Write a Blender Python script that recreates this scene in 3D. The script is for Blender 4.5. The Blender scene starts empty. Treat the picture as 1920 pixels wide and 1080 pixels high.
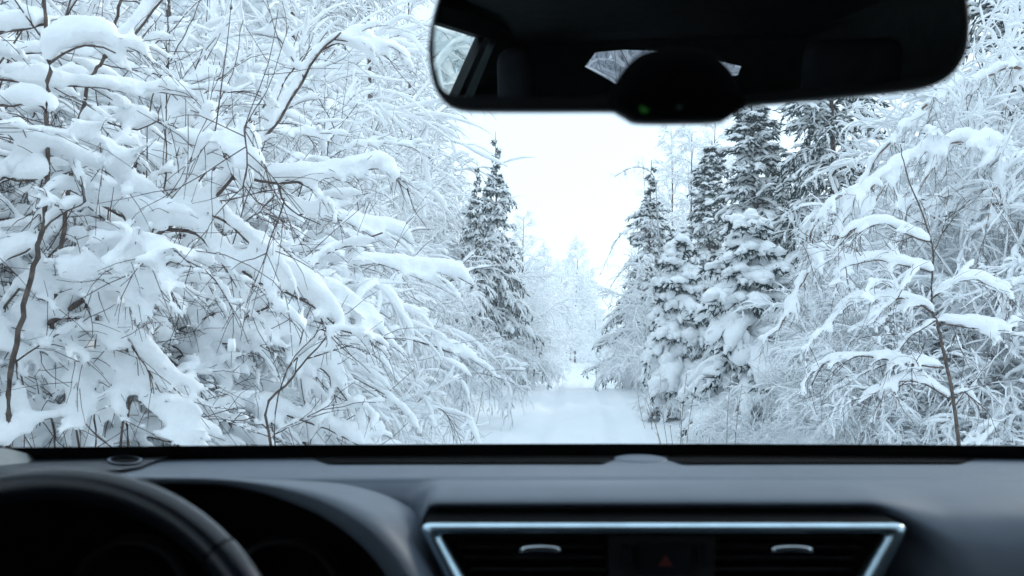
import bpy, math, random
import numpy as np
from mathutils import Vector, Matrix

R = math.radians
EYE = 1.4
F = 1600.0            # focal length in photograph pixels (1920 wide)
HOR = 655.0           # horizon row in the photograph

# ------------------------------------------------------------------ camera, sky, sun, exposure
scene = bpy.context.scene
C = scene.collection
cam_data = bpy.data.cameras.new('camera')
cam = bpy.data.objects.new('camera', cam_data)
C.objects.link(cam)
cam.location = (0, 0, EYE)
cam.rotation_euler = (R(90), 0, 0)
cam_data.sensor_width = 36
cam_data.lens = 36 * F / 1920
cam_data.shift_y = (HOR - 540) / 1920
cam_data.clip_start = 0.02
cam_data.clip_end = 3000
cam_data.dof.use_dof = True
cam_data.dof.focus_distance = 9.0
cam_data.dof.aperture_fstop = 7.5
scene.camera = cam

SUN_EL, SUN_AZ = R(24), R(52)      # azimuth clockwise from +Y (the way we look)
world = bpy.data.worlds.new('World')
scene.world = world
world.use_nodes = True
wn = world.node_tree
wn.nodes.clear()
w_out = wn.nodes.new('ShaderNodeOutputWorld')
w_bg = wn.nodes.new('ShaderNodeBackground')
w_sky = wn.nodes.new('ShaderNodeTexSky')
w_sky.sky_type = 'NISHITA'
w_sky.sun_disc = False
w_sky.sun_elevation = SUN_EL
w_sky.sun_rotation = SUN_AZ
w_sky.air_density = 1.0
w_sky.dust_density = 1.0
w_mix = wn.nodes.new('ShaderNodeMixRGB')
w_mix.inputs[0].default_value = 0.80
w_mix.inputs[2].default_value = (7.35, 9.0, 10.4, 1)      # thin even cloud layer
w_bg.inputs['Strength'].default_value = 0.10
wn.links.new(w_sky.outputs[0], w_mix.inputs[1])
wn.links.new(w_mix.outputs[0], w_bg.inputs['Color'])
wn.links.new(w_bg.outputs[0], w_out.inputs['Surface'])

sun_data = bpy.data.lights.new('sun', 'SUN')
sun_data.energy = 0.7
sun_data.angle = R(14)
sun_data.color = (1.0, 0.95, 0.88)
sun = bpy.data.objects.new('sun', sun_data)
C.objects.link(sun)
sd = Vector((math.sin(SUN_AZ) * math.cos(SUN_EL), math.cos(SUN_AZ) * math.cos(SUN_EL), math.sin(SUN_EL)))
sun.rotation_euler = sd.to_track_quat('Z', 'Y').to_euler()
sun.location = (20, 20, 30)

scene.view_settings.view_transform = 'Standard'
scene.view_settings.look = 'None'
scene.view_settings.exposure = 0.72
scene.view_settings.gamma = 1.0
scene.view_settings.use_curve_mapping = False
scene.render.engine = 'CYCLES'
cy = scene.cycles
cy.use_denoising = True
cy.max_bounces = 16
cy.diffuse_bounces = 14
cy.glossy_bounces = 4
cy.transmission_bounces = 6
cy.transparent_max_bounces = 8
cy.volume_bounces = 2
cy.caustics_reflective = False
cy.caustics_refractive = False
cy.use_adaptive_sampling = True
cy.adaptive_threshold = 0.02


# ------------------------------------------------------------------ helpers
def at(px, py, Y):
    return Vector(((px - 960) / F * Y, Y, EYE - (py - HOR) / F * Y))


def tag(o, label=None, cat=None, group=None, kind=None):
    if label: o['label'] = label
    if cat: o['category'] = cat
    if group: o['group'] = group
    if kind: o['kind'] = kind
    return o


def empty(name, loc=(0, 0, 0), rz=0.0, parent=None):
    o = bpy.data.objects.new(name, None)
    C.objects.link(o)
    o.location = loc
    o.rotation_euler = (0, 0, rz)
    o.parent = parent
    return o


class MB:
    """collects vertices and faces (tris / quads, as numpy) for one mesh"""
    def __init__(s):
        s.v = []; s.q = []; s.t = []; s.n = 0; s.ng = []

    def add(s, v, quads=None, tris=None):
        v = np.asarray(v, float).reshape(-1, 3)
        if quads is not None and len(quads): s.q.append(np.asarray(quads, int).reshape(-1, 4) + s.n)
        if tris is not None and len(tris): s.t.append(np.asarray(tris, int).reshape(-1, 3) + s.n)
        s.v.append(v); s.n += len(v)

    def face(s, pts):
        s.ng.append(list(range(s.n, s.n + len(pts))))
        s.v.append(np.asarray(pts, float).reshape(-1, 3)); s.n += len(pts)

    def mesh(s, name, mat=None, smooth=True):
        v = np.concatenate(s.v) if s.v else np.zeros((0, 3))
        q = np.concatenate(s.q) if s.q else np.zeros((0, 4), int)
        t = np.concatenate(s.t) if s.t else np.zeros((0, 3), int)
        loops = [q.ravel(), t.ravel()] + [np.array(f) for f in s.ng]
        sizes = [np.full(len(q), 4), np.full(len(t), 3), np.array([len(f) for f in s.ng], int)]
        loops = np.concatenate(loops).astype(np.int32)
        sizes = np.concatenate(sizes).astype(np.int32)
        m = bpy.data.meshes.new(name)
        m.vertices.add(len(v)); m.vertices.foreach_set('co', v.astype(np.float32).ravel())
        m.loops.add(len(loops)); m.loops.foreach_set('vertex_index', loops)
        m.polygons.add(len(sizes))
        m.polygons.foreach_set('loop_start', np.concatenate([[0], np.cumsum(sizes)[:-1]]).astype(np.int32))
        m.update(calc_edges=True)
        m.validate()
        if smooth: m.polygons.foreach_set('use_smooth', np.ones(len(m.polygons), bool))
        if mat: m.materials.append(mat)
        return m

    def build(s, name, mat, parent=None, smooth=True):
        return link(name, s.mesh(name, mat, smooth), parent)


def link(name, mesh, parent=None):
    o = bpy.data.objects.new(name, mesh)
    C.objects.link(o)
    o.parent = parent
    return o


def copy_tree(o, parent=None):
    c = o.copy(); C.objects.link(c); c.parent = parent
    for ch in list(o.children): copy_tree(ch, c)
    return c


# vectorised tubes --------------------------------------------------------------
def frames(P):
    T = np.gradient(P, axis=1)
    T /= np.linalg.norm(T, axis=2, keepdims=True) + 1e-9
    up = np.zeros_like(T); up[..., 2] = 1; up[..., 0] = 0.02
    S = np.cross(T, up); S /= np.linalg.norm(S, axis=2, keepdims=True) + 1e-6
    V = np.cross(S, T)
    return T, S, V


def sweep(mb, P, W, HU, HD, k=6, caps=True, jit=None):
    """sweep an ellipse (half width W, half height HU above, HD below) along M polylines of n points"""
    M, n, _ = P.shape
    if M == 0: return
    T, S, V = frames(P)
    a = np.arange(k) * 2 * math.pi / k + 0.3
    ca, sa = np.cos(a), np.sin(a)
    H = np.where(sa[None, None, :] > 0, HU[..., None], HD[..., None])
    if jit is not None:
        H = H * jit; ca = ca * jit
    ring = P[:, :, None, :] + S[:, :, None, :] * (W[..., None] * ca)[..., None] + V[:, :, None, :] * (H * sa)[..., None]
    v = ring.reshape(-1, 3)
    idx = np.arange(M * n * k).reshape(M, n, k)
    A = idx[:, :-1, :]; B = idx[:, 1:, :]
    q = np.stack([A, np.roll(A, -1, 2), np.roll(B, -1, 2), B], -1).reshape(-1, 4)
    tris = None
    if caps:
        t = []
        for j in range(1, k - 1):
            t.append(np.stack([idx[:, 0, 0], idx[:, 0, j + 1], idx[:, 0, j]], -1))
            t.append(np.stack([idx[:, -1, 0], idx[:, -1, j], idx[:, -1, j + 1]], -1))
        tris = np.concatenate(t)
    mb.add(v, q, tris)


def tubes(mb, P, r0, r1, k=4, caps=False):
    M, n, _ = P.shape
    if M == 0: return
    t = np.linspace(0, 1, n)[None, :]
    r0 = np.broadcast_to(np.asarray(r0, float), (M,))[:, None]; r1 = np.broadcast_to(np.asarray(r1, float), (M,))[:, None]
    W = r0 * (1 - t) + r1 * t
    sweep(mb, P, W, W, W, k, caps)


def grow(rng, S, D, L, n, droop=0.0, wob=0.05):
    """n steps from starts S along D, gravity droop rising to the tip"""
    M = len(S)
    L = np.broadcast_to(np.asarray(L, float), (M,))
    droop = np.broadcast_to(np.asarray(droop, float), (M,))
    d = D / (np.linalg.norm(D, axis=1, keepdims=True) + 1e-9)
    P = [S.copy()]
    for i in range(n):
        d = d + wob * rng.normal(size=(M, 3))
        d[:, 2] -= droop * (0.4 + 1.2 * (i + 1) / n) / n
        d /= np.linalg.norm(d, axis=1, keepdims=True)
        P.append(P[-1] + d * (L / n)[:, None])
    return np.stack(P, 1)


def spawn(rng, P, per, tlo, thi, ang, ang_sd=0.2, flat=0.0):
    """child starts and directions along parents"""
    M, n, _ = P.shape
    i = np.repeat(np.arange(M), per)
    t = tlo + (thi - tlo) * (np.tile(np.arange(per), M) + rng.random(M * per)) / per
    f = t * (n - 1); a = np.minimum(f.astype(int), n - 2); f = f - a
    s = P[i, a] * (1 - f)[:, None] + P[i, a + 1] * f[:, None]
    T = P[i, a + 1] - P[i, a]; T /= np.linalg.norm(T, axis=1, keepdims=True) + 1e-9
    rv = rng.normal(size=T.shape); rv[:, 2] *= (1 - flat)
    rv -= T * np.sum(rv * T, 1, keepdims=True); rv /= np.linalg.norm(rv, axis=1, keepdims=True) + 1e-9
    an = ang + ang_sd * rng.normal(size=len(i))
    D = T * np.cos(an)[:, None] + rv * np.sin(an)[:, None]
    return s, D, i, t


def lump(rng, M, n, c=4, lo=0.5, hi=1.2):
    """smooth random profile along each polyline"""
    g = rng.uniform(lo, hi, size=(M, c))
    x = np.linspace(0, c - 1, n); a = np.minimum(x.astype(int), c - 2); f = x - a; f = f * f * (3 - 2 * f)
    return g[:, a] * (1 - f) + g[:, a + 1] * f


def snow_on(mb, rng, P, w, k=6, keep=0.85, hfac=0.9, steep=0.15, c=4, lo=0.45, hi=1.25, lift=0.42, taper=True):
    """a load of snow riding along polylines: wide and rounded on level wood, thin on steep wood"""
    M, n, _ = P.shape
    if M == 0: return
    sel = rng.random(M) < keep
    P = P[sel]; M = len(P)
    if M == 0: return
    w = np.broadcast_to(np.asarray(w, float), (len(sel),))[sel]
    T, S, V = frames(P)
    hz = np.sqrt(np.clip(1 - T[..., 2] ** 2, 0, 1))
    hz = steep + (1 - steep) * hz ** 1.3
    W = w[:, None] * lump(rng, M, n, c, lo, hi) * hz
    if taper:
        t = np.linspace(0, 1, n)
        e = np.minimum(1, np.minimum(t / 0.08 + 0.35, (1 - t) / 0.16 + 0.30))
        W = W * e[None, :]
    H = W * hfac * rng.uniform(0.8, 1.25, size=(M, 1))
    Q = P + V * (H * lift)[..., None] + S * (W * rng.normal(0, 0.22, size=(M, 1)))[..., None]
    sweep(mb, Q, W, H, H * 0.62, k, True, rng.uniform(0.78, 1.22, size=(M, n, k)))


def remesh(mb, voxel, name, mat, noise=0.0, smooth_it=2):
    m = mb.mesh(name, mat)
    o = bpy.data.objects.new('tmp', m); C.objects.link(o)
    md = o.modifiers.new('r', 'REMESH'); md.mode = 'VOXEL'; md.voxel_size = voxel; md.use_smooth_shade = True
    if smooth_it:
        sm = o.modifiers.new('s', 'SMOOTH'); sm.factor = 0.5; sm.iterations = smooth_it
    dg = bpy.context.evaluated_depsgraph_get()
    r = bpy.data.meshes.new_from_object(o.evaluated_get(dg))
    bpy.data.objects.remove(o); bpy.data.meshes.remove(m)
    r.name = name
    r.materials.clear(); r.materials.append(mat)
    nv = len(r.vertices); co = np.empty(nv * 3, np.float32); r.vertices.foreach_get('co', co); co = co.reshape(-1, 3)
    no = np.empty(nv * 3, np.float32); r.vertex_normals.foreach_get('vector', no); no = no.reshape(-1, 3)
    x, y, z = co.T.astype(float)
    d = (vnoise(x * 9 + z * 4, y * 9 - z * 7, 1) - .5) * .020 + (vnoise(x * 22 - z * 13, y * 21 + z * 17, 2) - .5) * .011 + (vnoise(x * 48 + z * 31, y * 47 - z * 37, 4) - .5) * .005
    co = co + no * d[:, None] * (voxel / .02)
    r.vertices.foreach_set('co', co.astype(np.float32).ravel()); r.update()
    r.polygons.foreach_set('use_smooth', np.ones(len(r.polygons), bool))
    return r


# ------------------------------------------------------------------ materials
def mat_new(name):
    m = bpy.data.materials.new(name); m.use_nodes = True
    nt = m.node_tree
    return m, nt, nt.nodes['Principled BSDF']


def noise_mat(name, c0, c1, scale=10, rough=0.8, bump=0.0, bscale=None, spec=0.3, detail=4, bdist=0.01, coat=0.0):
    m, nt, b = mat_new(name)
    tc = nt.nodes.new('ShaderNodeTexCoord')
    nz = nt.nodes.new('ShaderNodeTexNoise'); nz.inputs['Scale'].default_value = scale; nz.inputs['Detail'].default_value = detail
    rp = nt.nodes.new('ShaderNodeValToRGB')
    rp.color_ramp.elements[0].position = 0.35; rp.color_ramp.elements[1].position = 0.65
    rp.color_ramp.elements[0].color = (*c0, 1); rp.color_ramp.elements[1].color = (*c1, 1)
    nt.links.new(tc.outputs['Object'], nz.inputs['Vector'])
    nt.links.new(nz.outputs['Fac'], rp.inputs['Fac'])
    nt.links.new(rp.outputs['Color'], b.inputs['Base Color'])
    b.inputs['Roughness'].default_value = rough
    b.inputs['Specular IOR Level'].default_value = spec
    if coat: b.inputs['Coat Weight'].default_value = coat
    if bump:
        n2 = nt.nodes.new('ShaderNodeTexNoise'); n2.inputs['Scale'].default_value = bscale or scale * 3; n2.inputs['Detail'].default_value = 3
        bp = nt.nodes.new('ShaderNodeBump'); bp.inputs['Strength'].default_value = bump; bp.inputs['Distance'].default_value = bdist
        nt.links.new(tc.outputs['Object'], n2.inputs['Vector'])
        nt.links.new(n2.outputs['Fac'], bp.inputs['Height'])
        nt.links.new(bp.outputs['Normal'], b.inputs['Normal'])
    return m


M_SNOW = noise_mat('snow', (0.935, 0.95, 0.96), (0.955, 0.965, 0.97), 6, 0.75, 0.5, 16, 0.2, bdist=0.03)
M_SNOWG = noise_mat('snow_ground', (0.92, 0.94, 0.955), (0.95, 0.96, 0.965), 0.8, 0.8, 0.4, 9, 0.2, bdist=0.03)
M_BARK = noise_mat('bark', (0.075, 0.055, 0.048), (0.16, 0.125, 0.105), 30, 0.85, 0.6, 80, 0.2)
M_TWIG = noise_mat('twig_bark', (0.060, 0.040, 0.038), (0.12, 0.085, 0.075), 12, 0.8)
M_FROST = noise_mat('frosted_twig', (0.16, 0.15, 0.15), (0.75, 0.78, 0.80), 9, 0.9, detail=6)
M_RIME = noise_mat('rimed_twig', (0.17, 0.15, 0.145), (0.62, 0.63, 0.65), 7, 0.9, detail=6)
M_BIRCH = noise_mat('birch_bark', (0.16, 0.10, 0.075), (0.30, 0.20, 0.15), 8, 0.8, 0.4, 40)
M_NEEDLE = noise_mat('spruce_needles', (0.014, 0.032, 0.032), (0.040, 0.066, 0.060), 5, 0.8)
M_STALK = noise_mat('dry_stalk', (0.14, 0.10, 0.07), (0.24, 0.18, 0.13), 14, 0.9)


# ------------------------------------------------------------------ setting: ground
def road_x(Y):
    return 0.10 + 0.0735 * Y


def road_z(Y):
    # dips a little, then climbs to the crest at the far end
    Y = np.asarray(Y, float)
    z = -0.55 * np.exp(-((Y - 62) / 20) ** 2) - 0.10 * np.exp(-((Y - 36) / 6) ** 2) + 0.14 * np.exp(-((Y - 27) / 4) ** 2)
    return z - 0.5 * np.clip((Y - 92) / 30, 0, 1)


def hash2(ix, iy, s):
    v = np.sin(ix * 127.1 + iy * 311.7 + s * 74.7) * 43758.5453
    return v - np.floor(v)


def vnoise(x, y, s=0):
    ix = np.floor(x); iy = np.floor(y); fx = x - ix; fy = y - iy
    fx = fx * fx * (3 - 2 * fx); fy = fy * fy * (3 - 2 * fy)
    a = hash2(ix, iy, s); b = hash2(ix + 1, iy, s); c = hash2(ix, iy + 1, s); d = hash2(ix + 1, iy + 1, s)
    return (a * (1 - fx) + b * fx) * (1 - fy) + (c * (1 - fx) + d * fx) * fy


def ground_z(X, Y):
    X = np.asarray(X, float); Y = np.asarray(Y, float)
    u = X - road_x(Y)
    au = np.abs(u)
    z = road_z(Y)
    bank = np.clip((au - 1.75) / 1.6, 0, 1); bank = bank * bank * (3 - 2 * bank)
    z = z + bank * (0.22 + 0.35 * vnoise(X * 0.5, Y * 0.5, 3) + 0.18 * vnoise(X * 1.7, Y * 1.7, 5))
    z = z + np.clip((au - 4) / 30, 0, 1) * 2.0
    lumps = (vnoise(X * 2.3, Y * 1.1, 7) - 0.5) * 0.05 + (vnoise(X * 5, Y * 3, 8) - 0.5) * 0.035
    z = z + lumps
    for c in (-0.78, 0.72):       # the two wheel tracks
        dd = (u - c + 0.10 * np.sin(Y * 0.22)) / 0.20
        z = z - 0.085 * np.exp(-dd ** 2) + 0.035 * np.exp(-((np.abs(dd) - 1.8) / 0.6) ** 2)
    return z


def make_ground():
    ys = np.concatenate([np.linspace(-190, -20, 14), np.linspace(-18, 4, 30), np.linspace(4.2, 45, 250), np.linspace(45.8, 130, 90), np.geomspace(134, 320, 16)])
    us = np.concatenate([-np.geomspace(250, 9, 20), np.linspace(-8.7, -2.9, 26), np.linspace(-2.8, 2.8, 76), np.linspace(2.9, 8.7, 26), np.geomspace(9, 250, 20)])
    Yg, U = np.meshgrid(ys, us, indexing='ij')
    X = U + road_x(Yg)
    Z = ground_z(X, Yg)
    v = np.stack([X, Yg, Z], -1).reshape(-1, 3)
    ny, nx = Yg.shape
    idx = np.arange(ny * nx).reshape(ny, nx)
    q = np.stack([idx[:-1, :-1], idx[:-1, 1:], idx[1:, 1:], idx[1:, :-1]], -1)
    # the road strip and the ground beside it are separate sheets sharing an edge
    uc = 0.5 * (us[:-1] + us[1:])
    on = np.abs(uc) < 1.85
    for name, m in (('snowy_road', on), ('ground', ~on)):
        f = q[:, m].reshape(-1, 4)
        used, inv = np.unique(f, return_inverse=True)
        mb = MB(); mb.add(v[used], inv.reshape(-1, 4))
        tag(mb.build(name, M_SNOWG), kind='structure')


make_ground()


def make_haze():
    x0, x1, y0, y1, z0, z1 = -265, 290, -205, 335, -4.0, 20.0
    mb = MB()
    v = [(x, y, z) for z in (z0, z1) for x, y in ((x0, y0), (x1, y0), (x1, y1), (x0, y1))]
    mb.add(v, [[0, 3, 2, 1], [4, 5, 6, 7], [0, 1, 5, 4], [1, 2, 6, 5], [2, 3, 7, 6], [3, 0, 4, 7]])
    m = bpy.data.materials.new('haze'); m.use_nodes = True
    nt = m.node_tree; nt.nodes.clear()
    o = nt.nodes.new('ShaderNodeOutputMaterial'); p = nt.nodes.new('ShaderNodeVolumePrincipled')
    p.inputs['Color'].default_value = (0.93, 0.97, 1.0, 1); p.inputs['Density'].default_value = 0.0019; p.inputs['Anisotropy'].default_value = 0.2
    nt.links.new(p.outputs[0], o.inputs['Volume'])
    tag(mb.build('haze', m, smooth=False), kind='stuff')


make_haze()


# ------------------------------------------------------------------ plant builders (each returns meshes: [(part name, mesh)])
def shrub_meshes(seed, h=3.0, stems=7, lean=(0, 0), spread=0.55, droop=0.5, l1=9, l2=6, l3=3, w=0.05, voxel=None, bare=0.06, rad=0.011, fine=0.35, steep=0.42, wob=0.11, flat=0.45, tmat=None, wob1=.08):
    rng = np.random.default_rng(seed)
    wood = MB(); tw = MB(); sn = MB()
    base = np.zeros((stems, 3)); base[:, :2] = rng.normal(0, 0.16, (stems, 2)); base[:, 2] = -0.25
    a = np.arange(stems) * 2.4 + rng.random(stems)
    D = np.stack([np.cos(a) * spread * rng.uniform(.4, 1.3, stems) + lean[0], np.sin(a) * spread * rng.uniform(.4, 1.3, stems) + lean[1], np.ones(stems)], 1)
    L = h * rng.uniform(0.7, 1.2, stems)
    P0 = grow(rng, base, D, L, 12, droop * rng.uniform(.3, 1.9, stems), 0.05)
    tubes(wood, P0, rad * rng.uniform(.8, 1.3, stems), rad * 0.35, 6)
    snow_on(sn, rng, P0, w * 1.0, 8, 0.95, c=7, steep=0.2)
    s, D, i, t = spawn(rng, P0, l1, 0.10, 0.97, 0.85, 0.3, 0.3)
    L1 = L[i] * 0.40 * (1.15 - 0.6 * t) * rng.uniform(.5, 1.4, len(i))
    P1 = grow(rng, s, D, L1, 9, droop * 1.6 * rng.uniform(-.1, 1.8, len(i)), wob1)
    tubes(tw, P1, rad * 0.50, rad * 0.2, 4)
    nb = rng.random(len(P1)) > bare
    snow_on(sn, rng, P1[nb], w * rng.uniform(0.6, 1.35, nb.sum()), 8, 1, c=5, steep=steep)
    s, D, i, t = spawn(rng, P1, l2, 0.08, 0.98, 0.75, 0.3, flat)
    L2 = L1[i] * 0.42 * (1.1 - 0.5 * t) * rng.uniform(.5, 1.5, len(i)) + 0.07
    P2 = grow(rng, s, D, L2, 5, droop * 0.9 * rng.uniform(-.5, 1.6, len(i)), wob)
    tubes(tw, P2, rad * 0.24, rad * 0.12, 3)
    nb2 = nb[i] & (rng.random(len(i)) < 0.95)
    snow_on(sn, rng, P2[nb2], w * 0.70 * rng.uniform(0.5, 1.35, nb2.sum()), 6, 1, c=3, steep=steep)
    if l3:
        s, D, i, t = spawn(rng, P2, l3, 0.1, 0.95, 0.65, 0.25, 0.3)
        P3 = grow(rng, s, D, L2[i] * fine * rng.uniform(.6, 1.5, len(i)) + 0.06, 3, 0.25, 0.12)
        tubes(tw, P3, rad * 0.17, rad * 0.09, 3)
        nb3 = nb2[i] & (rng.random(len(i)) < 0.85)
        snow_on(sn, rng, P3[nb3], w * 0.45, 5, 1, c=2, steep=steep)
    s, D, i, t = spawn(rng, P0, 3, 0.3, 1.0, 0.4, 0.2)
    D[:, 2] += .7
    PX = grow(rng, s, D, rng.uniform(.35, .95, len(i)), 7, -0.2, 0.035)
    tubes(tw, PX, rad * .34, rad * .12, 4)
    s, D, i, t = spawn(rng, P1, 1, 0.2, 1.0, 0.6, 0.3)
    PY = grow(rng, s, D, rng.uniform(.10, .32, len(i)), 6, 0.0, 0.14)
    tubes(tw, PY, rad * .22, rad * .10, 3)
    if voxel:
        ms = remesh(sn, voxel, 'snow_cover', M_SNOW)
    else:
        ms = sn.mesh('snow_cover', M_SNOW)
    return [('stem', wood.mesh('stem', M_BARK)), ('twig_spray', tw.mesh('twig_spray', tmat or M_TWIG)), ('snow_cover', ms)]


def birch_meshes(seed, h=6.0, lean=1.0, hang=1.0, w=0.035, n1=16, n2=12, n3=4):
    """a young birch bowed over by its load, fine twigs hanging like a curtain"""
    rng = np.random.default_rng(seed)
    wood = MB(); tw = MB(); sn = MB()
    K = 3
    base = np.zeros((K, 3)); base[:, :2] = rng.normal(0, 0.25, (K, 2)); base[:, 2] = -0.3
    D = np.stack([0.25 + 0.25 * rng.random(K) * lean, rng.normal(0, 0.15, K), np.ones(K)], 1)
    L = h * rng.uniform(0.8, 1.1, K)
    # bow towards +x
    P = [base]; d = D / np.linalg.norm(D, axis=1, keepdims=True)
    n = 16
    for i in range(n):
        f = (i + 1) / n
        d = d + np.stack([0.10 * lean * (1 - f * .3) * np.ones(K), rng.normal(0, .03, K), -0.19 * lean * f ** 1.2 * np.ones(K)], 1)
        d /= np.linalg.norm(d, axis=1, keepdims=True)
        P.append(P[-1] + d * (L / n)[:, None])
    P0 = np.stack(P, 1)
    tubes(wood, P0, 0.045, 0.008, 7)
    snow_on(sn, rng, P0, w * 1.7, 8, 1, c=8, steep=0.1, lo=.6)
    s, D, i, t = spawn(rng, P0, n1, 0.2, 0.99, 0.7, 0.2, 0.2)
    L1 = L[i] * 0.30 * (1.2 - 0.7 * t) * rng.uniform(.6, 1.3, len(i))
    P1 = grow(rng, s, D, L1, 10, 1.3 * hang * rng.uniform(-.1, 1.8, len(i)), 0.13)
    tubes(tw, P1, 0.013, 0.005, 4)
    snow_on(sn, rng, P1, w * 1.1, 6, 0.95, c=5, steep=0.3)
    s, D, i, t = spawn(rng, P1, n2, 0.1, 0.99, 0.75, 0.35, 0.0)
    L2 = rng.uniform(.12, .50, len(i)) * h / 6
    P2 = grow(rng, s, D, L2, 6, 1.5 * hang * rng.uniform(-.3, 1.7, len(i)), 0.19)
    tubes(tw, P2, 0.0055, 0.003, 3)
    snow_on(sn, rng, P2, w * 0.75 * rng.uniform(.5, 1.5, len(i)), 5, 0.9, c=4, steep=0.5)
    if n3:
        s, D, i, t = spawn(rng, P2, n3, 0.1, 0.95, 0.5, 0.25, 0.0)
        P3 = grow(rng, s, D, rng.uniform(.08, .25, len(i)), 3, 1.6, 0.08)
        tubes(tw, P3, 0.003, 0.002, 3)
        snow_on(sn, rng, P3, w * 0.40, 4, 0.7, c=2, steep=0.6)
    return [('trunk', wood.mesh('trunk', M_BIRCH)), ('twig_spray', tw.mesh('twig_spray', M_RIME)), ('snow_cover', sn.mesh('snow_cover', M_SNOW))]


def frosted_meshes(seed, h=9.0, w=0.022, upright=1.0, n1=34, n2=10, n3=4, mat=None):
    """an upright bare tree far off, all its twigs white with frost"""
    rng = np.random.default_rng(seed)
    wood = MB(); tw = MB(); sn = MB()
    P0 = grow(rng, np.array([[0, 0, -0.3]]), np.array([[0, 0, 1.0]]), h, 16, 0, 0.012)
    tubes(wood, P0, 0.085 * h / 9, 0.012, 7)
    s, D, i, t = spawn(rng, P0, n1, 0.12, 0.99, 0.75, 0.15, 0.3)
    D[:, 2] += 0.35 * upright
    L1 = h * 0.27 * (1.12 - t) * rng.uniform(.6, 1.3, len(i)) + 0.2
    P1 = grow(rng, s, D, L1, 8, 0.5 * rng.uniform(.2, 1.6, len(i)), 0.06)
    tubes(tw, P1, 0.018, 0.006, 4)
    snow_on(sn, rng, P1, w * 1.5, 6, 0.95, c=4, steep=0.35)
    s, D, i, t = spawn(rng, P1, n2, 0.15, 0.99, 0.6, 0.2)
    L2 = L1[i] * 0.38 * (1.2 - .6 * t) * rng.uniform(.6, 1.4, len(i)) + 0.1
    P2 = grow(rng, s, D, L2, 5, 0.7, 0.08)
    tubes(tw, P2, 0.007, 0.004, 3)
    snow_on(sn, rng, P2, w * 0.9, 5, 0.9, c=3, steep=0.5)
    s, D, i, t = spawn(rng, P2, n3, 0.1, 0.95, 0.55, 0.2)
    P3 = grow(rng, s, D, L2[i] * 0.45 + 0.06, 3, 0.7, 0.1)
    tubes(tw, P3, 0.005, 0.004, 3)
    snow_on(sn, rng, P3, w * 0.6, 4, 0.7, c=2, steep=0.6)
    return [('trunk', wood.mesh('trunk', M_BARK)), ('twig_spray', tw.mesh('twig_spray', mat or M_FROST)), ('snow_cover', sn.mesh('snow_cover', M_SNOW))]


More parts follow.
